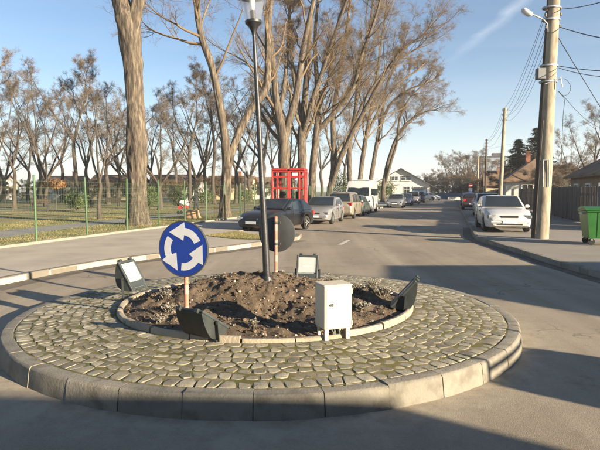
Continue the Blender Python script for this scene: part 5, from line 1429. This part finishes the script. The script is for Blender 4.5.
M_wglass = mat('window_glass', [(.015, .02, .025), (.045, .055, .06)], .07, 1.5, 2, spec=.6)
M_fascia = mat('fascia_board', [(.12, .085, .06), (.19, .14, .10)], .8, 5)
def house(name, label, loc, rz, Lx, Ly, eave, ridge, wall_m, roof_m, windows=(), chimneys=(), hip=0.0, over=.4, door=None, cat='house', base=PZ, ridge_along='x'):
    """local: x along the ridge, y across. windows: (side, along, z, w, h) with side in f b l r"""
    h = thing(name, label, cat, loc, rz)
    q = MB(); x, y = Lx / 2, Ly / 2
    vs = [(-x, -y, -.2), (x, -y, -.2), (x, y, -.2), (-x, y, -.2), (-x, -y, eave), (x, -y, eave), (x, y, eave), (-x, y, eave)]
    fs = [(0, 1, 5, 4), (2, 3, 7, 6)]
    if hip == 0:
        vs += [(-x, 0, ridge - .06), (x, 0, ridge - .06)]; fs += [(3, 0, 4, 8, 7), (1, 2, 6, 9, 5)]
    else: fs += [(3, 0, 4, 7), (1, 2, 6, 5), (4, 5, 6, 7)]
    q.add(vs, fs); wl_ = q.build('wall', wall_m, h)
    sl = (ridge - eave) / y; ex = x + over; ey = y + over; ez = eave - over * sl; t = .13
    q = MB()
    rx_ = ex if hip == 0 else x - hip
    vs = [(-ex, -ey, ez), (ex, -ey, ez), (ex, ey, ez), (-ex, ey, ez), (-rx_, 0, ridge), (rx_, 0, ridge)]
    vs += [(a, b, c + t) for a, b, c in vs]
    fs = [(0, 1, 5, 4), (2, 3, 4, 5), (6, 7, 11, 10), (8, 9, 10, 11), (0, 1, 7, 6), (2, 3, 9, 8)]
    if hip == 0: fs += [(0, 4, 10, 6), (4, 3, 9, 10), (1, 5, 11, 7), (5, 2, 8, 11)]
    else: fs += [(3, 0, 4), (1, 2, 5), (9, 6, 10), (7, 8, 11), (0, 3, 9, 6), (1, 2, 8, 7)]
    q.add(vs, fs); rf = q.build('roof', roof_m, h)
    for (cx, cy, hh) in chimneys:
        q = MB(); z0 = ridge - abs(cy) * sl - .3; q.box((cx, cy, z0 + hh / 2), (.5, .5, hh)); q.box((cx, cy, z0 + hh + .04), (.62, .62, .09)); q.build('chimney', M_brick, rf)
    def opening(nm, side, al, z, w, hh, m):
        if side in 'fb': s = -1 if side == 'f' else 1; c = Vector((al, s * (y + .0), z)); dx, dn = Vector((1, 0, 0)), Vector((0, s, 0))
        else: s = -1 if side == 'l' else 1; c = Vector((s * x, al, z)); dx, dn = Vector((0, 1, 0)), Vector((s, 0, 0))
        M = Matrix((dx, dn, Vector((0, 0, 1)))).transposed()
        q = MB(); f = .09
        for sgn in (-1, 1): q.box(c + dx * sgn * (w / 2 + f / 2) + dn * .03, (f, .14, hh + 2 * f), M); q.box(c + Vector((0, 0, sgn * (hh / 2 + f / 2))) + dn * .028, (w, .13, f), M)
        if nm == 'window': q.box(c + dn * .03, (.06, .07, hh), M); q.box(c + dn * .028 + Vector((0, 0, hh * .15)), (w, .06, .05), M)
        o = q.build(nm, M_wframe, h)
        q = MB(); q.box(c + dn * .008, (w, .03, hh), M); q.build('pane' if nm == 'window' else 'leaf', m, o)
        q = MB(); q.box(c + dn * .09 + Vector((0, 0, -hh / 2 - .12)), (w + .3, .22, .06), M); q.build('sill', M_wframe, o)
    for wdw in windows: opening('window', *wdw, M_wglass)
    if door: opening('door', *door, M_fascia)
    return h
# low brown house close to the container
p = UV(35.2, 12.1); house('brown_house', 'low brown-plastered house with a big sagging brown tiled roof at the right edge', (p.x, p.y, 0), RZ_AWAY, 10, 8.2, 2.75, 5.0, M_plaster_b, M_tile, [('b', -3, 1.5, 1.0, 1.2), ('b', 0, 1.5, 1.0, 1.2), ('b', 3, 1.5, 1.0, 1.2), ('r', 0, 1.5, 1.0, 1.2), ('l', 1, 1.5, 1.0, 1.2)], [(1.5, .8, 1.7)])
# white house with hipped roof
p = AT(533, 190, 57); house('white_house', 'white single-storey house with hipped brown roof behind the board fence', (p.x + 1.6, p.y + 3, 0), RZ_AWAY, 8, 7.0, 2.9, 5.3, M_plaster, M_tile, [('b', -2.6, 1.7, 1.0, 1.3), ('b', 0, 1.7, 1.0, 1.3), ('b', 2.6, 1.7, 1.0, 1.3), ('l', -1.4, 1.7, 1.0, 1.3), ('l', 1.4, 1.7, 1.0, 1.3)], [(2.2, .6, 1.6)], hip=3.0)
p = AT(499, 190, 80); house('cream_house', 'small sunlit cream gabled house beside the second utility pole', (p.x + 1.2, p.y + 2, 0), RZ_AWAY + math.pi / 2, 5, 5.5, 2.7, 4.6, M_plaster_c, M_tile, [('b', 0, 1.5, .9, 1.1), ('r', 0, 1.5, .9, 1.1), ('l', 1, 1.5, .9, 1.1)], [(.5, .5, 1.3)])
p = AT(470, 190, 100); house('low_house', 'long low dark-roofed house behind the far utility poles', (p.x + 10, p.y + 9, 0), RZ_AWAY, 12, 7, 2.8, 5.2, M_plaster_c, M_tile_d, [('b', -3, 1.5, 1, 1.2), ('b', 1, 1.5, 1, 1.2), ('l', 0, 1.5, 1, 1.2)], [(2, .6, 1.4)])
# apartment block far behind
p = AT(500, 190, 175); ab = thing('apartment_block', 'grey-blue flat-roofed apartment block far behind the second pole', 'building', (p.x + 2, p.y, 0), R(-14))
M_block = mat('block_panel', [(.20, .25, .30), (.27, .32, .36)], .85, 1.2, 5)
q = MB(); q.box((0, 0, 6.2), (17, 10, 12.4)); q.build('wall', M_block, ab)
q = MB(); q.box((0, 0, 12.55), (17.4, 10.4, .3)); q.box((-3, 1, 13.3), (3, 3, 1.3)); q.build('roof', M_tile_d, ab)
for fl_ in range(4):
    for k in range(6):
        q = MB(); q.box((-7 + k * 2.8, -5.03, 1.7 + fl_ * 3.0), (1.5, .1, 1.4)); w = q.build('window', M_wframe, ab); q = MB(); q.box((-7 + k * 2.8, -5.09, 1.7 + fl_ * 3.0), (1.3, .04, 1.2)); q.build('pane', M_wglass, w)

# white gabled house at the street end, gable to the viewer
p = AT(406, 190, 112); wh = house('gabled_house', 'white house with dark gable roof at the far left end of the street', (p.x, p.y + 5, 0), R(-12) + math.pi / 2, 11, 11.6, 3.0, 6.3, M_plaster, M_tile_d,
    [('l', -3.9, 1.75, 2.6, 1.6), ('l', -1.2, 1.75, 1.1, 1.6), ('l', 2.6, 1.75, 1.7, 1.6), ('l', -1.0, 4.35, 1.9, .9), ('l', 1.3, 4.3, 1.3, .8), ('f', 0, 1.75, 1.3, 1.4)], [], over=.7)
q = MB(); q.add([(-5.6, .2, 3.15), (-5.6, 6.3, 2.55), (-7.3, 6.3, 2.25), (-7.3, .2, 2.85)] , [(0, 1, 2, 3)]); q.add([(-5.6, .2, 3.25), (-5.6, 6.3, 2.65), (-7.3, 6.3, 2.35), (-7.3, .2, 2.95)], [(3, 2, 1, 0)]); q.build('porch_roof', M_plaster, wh)
for y_ in (.5, 6.0): q = MB(); q.box((-7.1, y_, 1.2), (.18, .18, 2.6)); q.build('porch_post', M_plaster, wh)
# blue fence, kiosk, barrier and sign at the end of the street
M_bluef = mat('blue_paint', [(.03, .075, .135), (.05, .11, .185)], .6, 3, 5, per_object=.12)
a, b = AT(428, 200, 112), AT(492, 200, 104); a.z = b.z = 0
L = (b - a).length; ef = thing('blue_fence', 'long blue metal fence closing the end of the street', 'fence', a, math.atan2(b.y - a.y, b.x - a.x))
n = int(L / 2.0)
for i in range(n):
    q = MB(); q.box((i * 2.0 + 1, 0, .75), (1.92, .05, 1.1)); q.build('panel', M_bluef, ef); q = MB(); q.box((i * 2.0, 0, .75), (.1, .1, 1.55)); q.build('post', M_bluef, ef)
p = AT(419, 198, 104); ks = thing('blue_kiosk', 'small blue kiosk at the street end beside the white house', 'kiosk', (p.x, p.y, 0), R(-12))
q = MB(); q.box((0, 0, 1.1), (2.6, 2.0, 2.2)); q.build('body', M_bluef, ks); q = MB(); q.box((0, -.1, 2.26), (3.0, 2.5, .14)); q.build('roof', M_tile_d, ks); q = MB(); q.box((0, -1.01, 1.4), (1.6, .06, .8)); q.build('window', M_wglass, ks)
p = AT(457, 199, 98); wb = thing('white_barrier', 'low white barrier in front of the blue fence', 'barrier', (p.x, p.y, 0), R(-12))
for k in range(3): q = MB(); q.box((-1.1 + k * 1.1, 0, .32), (1.06, .3, .64), bev=.05); q.build('block', M_plaster, wb)
p = AT(470.2, 200, 92); ns = thing('red_road_sign', 'round red sign over a white plate at the street end', 'road sign', (p.x, p.y, 0))
zc = AT(470.2, 185.5, 92).z
q = MB(); q.tube([(0, .04, 0), (0, .04, zc + .3)], .04, 8); q.build('pole', M_steel, ns, True)
q = MB(); q.lathe([(.36, -.01), (.36, .01)], 24, (0, 0, zc), 'y'); q.build('sign_plate', M_red, ns)
q = MB(); q.box((0, -.014, zc), (.5, .012, .11)); q.build('bar', M_white, ns)
q = MB(); q.box((0, 0, zc - .72), (.62, .02, .5)); q.build('lower_plate', M_white, ns)
q = MB(); q.box((0, 0, zc - 1.22), (.55, .02, .4)); q.build('lower_plate', M_blue, ns)

# houses beyond the park
PHs = [(-12, 100, 'white', 'M'), (66, 104, 'white', 0), (120, 98, 'cream', 0), (180, 96, 'white', 0), (232, 104, 'cream', 0), (275, 112, 'white', 0)]
lbs = ['long white house seen through the trees at the far left of the park', 'white house with brown roof behind the orange-leaved little tree', 'cream house with brown roof left of the huge old trunk',
       'white house with brown roof between the two big old trunks', 'cream house beyond the park behind the forked tree', 'white house glimpsed behind the red phone shelter']
for (px, d, c, _), lb in zip(PHs, lbs):
    p = AT(px, 195, d); house('park_side_house', lb, (p.x, p.y, 0), R(-6) + random.uniform(-.1, .1), random.uniform(7, 10), 6, 2.7, 4.5, M_plaster if c == 'white' else M_plaster_c, M_tile, [('f', -3, 1.6, 1.1, 1.3), ('f', 0, 1.6, 1.1, 1.3), ('f', 3, 1.6, 1.1, 1.3)], [(1.5, .5, 1.5)])

# ---- unseen things added on the sunny side, shaped from the shadows they cast
def shadow_origin(tip, hgt): 
    k = hgt / math.tan(R(SUN_EL)); return Vector((tip[0] - LDX * k, tip[1] - LDY * k, 0))
ang = math.atan2(-.27, .96); hb = 3.0; fp = [shadow_origin(t, hb) for t in [(1.6, 10.35), (1.95, 12.4), (7.5, 12.5), (8.8, 1.6)]]
gb = thing('shadow_block', 'unseen flat-roofed cream block to the right, added to cast the road shadow', 'building', (fp[0].x, fp[0].y, 0))  # unseen block, added with its outline fitted to the shadow on the road
q = MB(); q.prism([((a - fp[0]).x, (a - fp[0]).y) for a in fp], -.1, hb - .16); q.build('wall', M_plaster_c, gb)
q = MB(); q.prism([((a - fp[0]).x, (a - fp[0]).y) for a in fp], hb - .158, hb); q.build('roof', M_tile_d, gb)
o2 = shadow_origin((1.45, 5.2), 1.62); c_ = make_car('parked_car', 'grey people carrier with a roof rack, unseen at the right, added for its shadow', 'car', (o2.x + 1.9, o2.y - .8, 0), ang - .35, P_grey, **mpv)
rk_ = MB()
for x in (-1.5, -.7, .2): rk_.box((x, 0, 1.74), (.05, 1.3, .05))
for s in (-1, 1): rk_.box((-.65, s * .62, 1.79), (2.3, .05, .05)); 
rk_.build('roof_rack', M_trim, c_)
o3 = shadow_origin((.62, 4.32), 3.6)
sb = thing('corner_building', 'flat-roofed corner building behind the viewer that shades the foreground', 'building', (o3.x, o3.y, 0), R(-3))
q = MB(); q.box((-9, -4, 1.7), (18, 8, 3.4)); q.build('wall', M_plaster_c, sb)
q = MB(); q.box((-9, -4, 3.5), (18.0, 8.0, .2)); q.build('roof', M_tile_d, sb)
for k in range(5): q = MB(); q.box((-2 - k * 3.3, .01, 1.7), (1.6, .08, 1.5)); w = q.build('window', M_wframe, sb); q = MB(); q.box((-2 - k * 3.3, .06, 1.7), (1.4, .04, 1.3)); q.build('pane', M_wglass, w)
# ------------------------------------------------------------------ person with stroller in the park
M_coat = mat('dark_coat', [(.018, .02, .026), (.035, .038, .045)], .9, 8)
M_trous = mat('dark_trousers', [(.02, .022, .03), (.04, .042, .05)], .9, 8)
M_skin = mat('skin', [(.45, .27, .19), (.52, .33, .24)], .6, 8)
M_hair = mat('hair', [(.03, .02, .014), (.06, .04, .03)], .8, 20)
M_ired = mat('stroller_red', [(.35, .03, .035), (.45, .05, .05)], .8, 8)
M_iwhite = mat('stroller_white', [(.6, .58, .54), (.7, .68, .63)], .8, 8)
def skin_mesh(name, nodes, edges, m, parent, levels=2):
    """one continuous surface grown over joints: nodes (x, y, z, radius)"""
    me = bpy.data.meshes.new(name); me.from_pydata([n[:3] for n in nodes], edges, []); me.materials.append(m)
    o = link(name, me, parent)
    sk = o.modifiers.new('skin', 'SKIN'); sk.use_smooth_shade = True
    for i, n in enumerate(nodes): me.skin_vertices[0].data[i].radius = (n[3], n[3])
    me.skin_vertices[0].data[0].use_root = True
    o.modifiers.new('sub', 'SUBSURF').levels = levels; o.modifiers['sub'].render_levels = levels
    return o
pp = P(196.5, 214.5, PZ); per = thing('person', 'person in a dark coat and trousers pushing a stroller behind the fence', 'person', pp, R(170))
# local: x is where the person walks; left y
N = [(0, 0, .95, .135), (.01, 0, 1.12, .13), (.03, 0, 1.30, .15), (.03, 0, 1.42, .11), (.04, 0, 1.50, .055), (.05, 0, 1.56, .06), (.06, 0, 1.64, .095), (.055, 0, 1.72, .075),
     (.03, .17, 1.40, .07), (.03, -.17, 1.40, .07), (.08, .21, 1.16, .055), (.08, -.21, 1.16, .055), (.32, .17, 1.05, .042), (.32, -.17, 1.05, .042), (.40, .16, 1.05, .035), (.40, -.16, 1.05, .035),
     (.0, .09, .90, .10), (.0, -.09, .90, .10), (.10, .10, .50, .068), (-.06, -.10, .50, .068), (.12, .10, .10, .045), (-.20, -.10, .14, .045), (.26, .11, .035, .04), (-.10, -.11, .04, .04)]
E = [(0, 1), (1, 2), (2, 3), (3, 4), (4, 5), (5, 6), (6, 7), (3, 8), (3, 9), (8, 10), (9, 11), (10, 12), (11, 13), (12, 14), (13, 15), (0, 16), (0, 17), (16, 18), (17, 19), (18, 20), (19, 21), (20, 22), (21, 23)]
bo = skin_mesh('body', N, E, M_coat, per)
q = MB(); bm = bmesh.new(); bmesh.ops.create_icosphere(bm, subdivisions=3, radius=.102); bm.verts.index_update()
q.add([(v.co.x * .95 + .035, v.co.y * .92, v.co.z * 1.15 + 1.68) for v in bm.verts if True], [[v.index for v in f.verts] for f in bm.faces]); bm.free(); q.build('hair', M_hair, per, True)
q = MB(); bm = bmesh.new(); bmesh.ops.create_icosphere(bm, subdivisions=3, radius=.085); bm.verts.index_update()
q.add([(v.co.x * .9 + .075, v.co.y * .85, v.co.z * 1.25 + 1.65) for v in bm.verts], [[v.index for v in f.verts] for f in bm.faces]); bm.free()
q.add([(.145, -.012, 1.66), (.145, .012, 1.66), (.175, 0, 1.63), (.148, 0, 1.62)], [(0, 1, 2), (1, 3, 2), (3, 0, 2)]); q.build('face', M_skin, per, True)
for s in (-1, 1):
    q = MB(); q.box((.42, s * .155, 1.05), (.09, .075, .05), bev=.02)
    for k in range(4): q.tube([(.455, s * .155 - .028 + k * .019, 1.055), (.49, s * .155 - .028 + k * .019, 1.045), (.482, s * .155 - .028 + k * .019, 1.02)], .009, 6)
    q.tube([(.41, s * .115, 1.045), (.45, s * .105, 1.035), (.47, s * .11, 1.03)], .010, 6); q.build('hand', M_skin, per, True)
sp = pp + Vector((math.cos(R(170)) * .85, math.sin(R(170)) * .85, 0)); stl = thing('baby_stroller', 'baby stroller with red and white hood on the park path', 'stroller', sp, R(170))
for s in (-1, 1):
    q = MB(); q.tube([(-.45, s * .22, 1.05), (-.1, s * .22, .55), (.35, s * .22, .15)], .014, 6); q.tube([(-.30, s * .22, .15), (.15, s * .22, .62)], .014, 6); q.build('frame', M_steel, stl, True)
    for x in (-.30, .35): q = MB(); q.lathe([(.11, -.02), (.13, 0), (.11, .02)], 16, (x, s * .25, .13), 'y'); q.build('wheel', M_tyre, stl, True)
q = MB(); q.tube([(-.45, -.22, 1.05), (-.45, .22, 1.05)], .018, 8); q.build('handle', M_trim, stl, True)
q = MB(); q.prism([(-.25, .45), (.35, .38), (.45, .58), (.30, .60), (-.10, .62), (-.30, .85)], -.20, .20, Matrix(((1, 0, 0), (0, 0, 1), (0, 1, 0)))); q.build('seat', M_ired, stl)
q = MB(); n = 8; pr = [(.02 + .34 * math.cos(R(185 - 150 * i / 8)), .66 + .34 * math.sin(R(185 - 150 * i / 8))) for i in range(9)] + [(.0, .66)]
q.prism(pr, -.22, .22, Matrix(((1, 0, 0), (0, 0, 1), (0, 1, 0)))); q.build('hood', M_iwhite, stl, True, 30)

# ------------------------------------------------------------------ thin winter haze over everything
hm = bpy.data.materials.new('haze'); hm.use_nodes = True; hn, hl = hm.node_tree.nodes, hm.node_tree.links; hn.clear()
ho = hn.new('ShaderNodeOutputMaterial'); hv = hn.new('ShaderNodeVolumePrincipled'); hv.inputs['Density'].default_value = .0006; hv.inputs['Color'].default_value = (.90, .93, .97, 1); hv.inputs['Anisotropy'].default_value = .2
hl.new(hv.outputs[0], ho.inputs['Volume'])
q = MB(); q.add([(x, y, z) for z in (-1.3, 42) for (x, y) in ((-910, -310), (910, -310), (910, 1510), (-910, 1510))], [(3, 2, 1, 0), (4, 5, 6, 7), (0, 1, 5, 4), (1, 2, 6, 5), (2, 3, 7, 6), (3, 0, 4, 7)])
tag(q.build('haze', hm), kind='stuff')
bpy.context.view_layer.update()
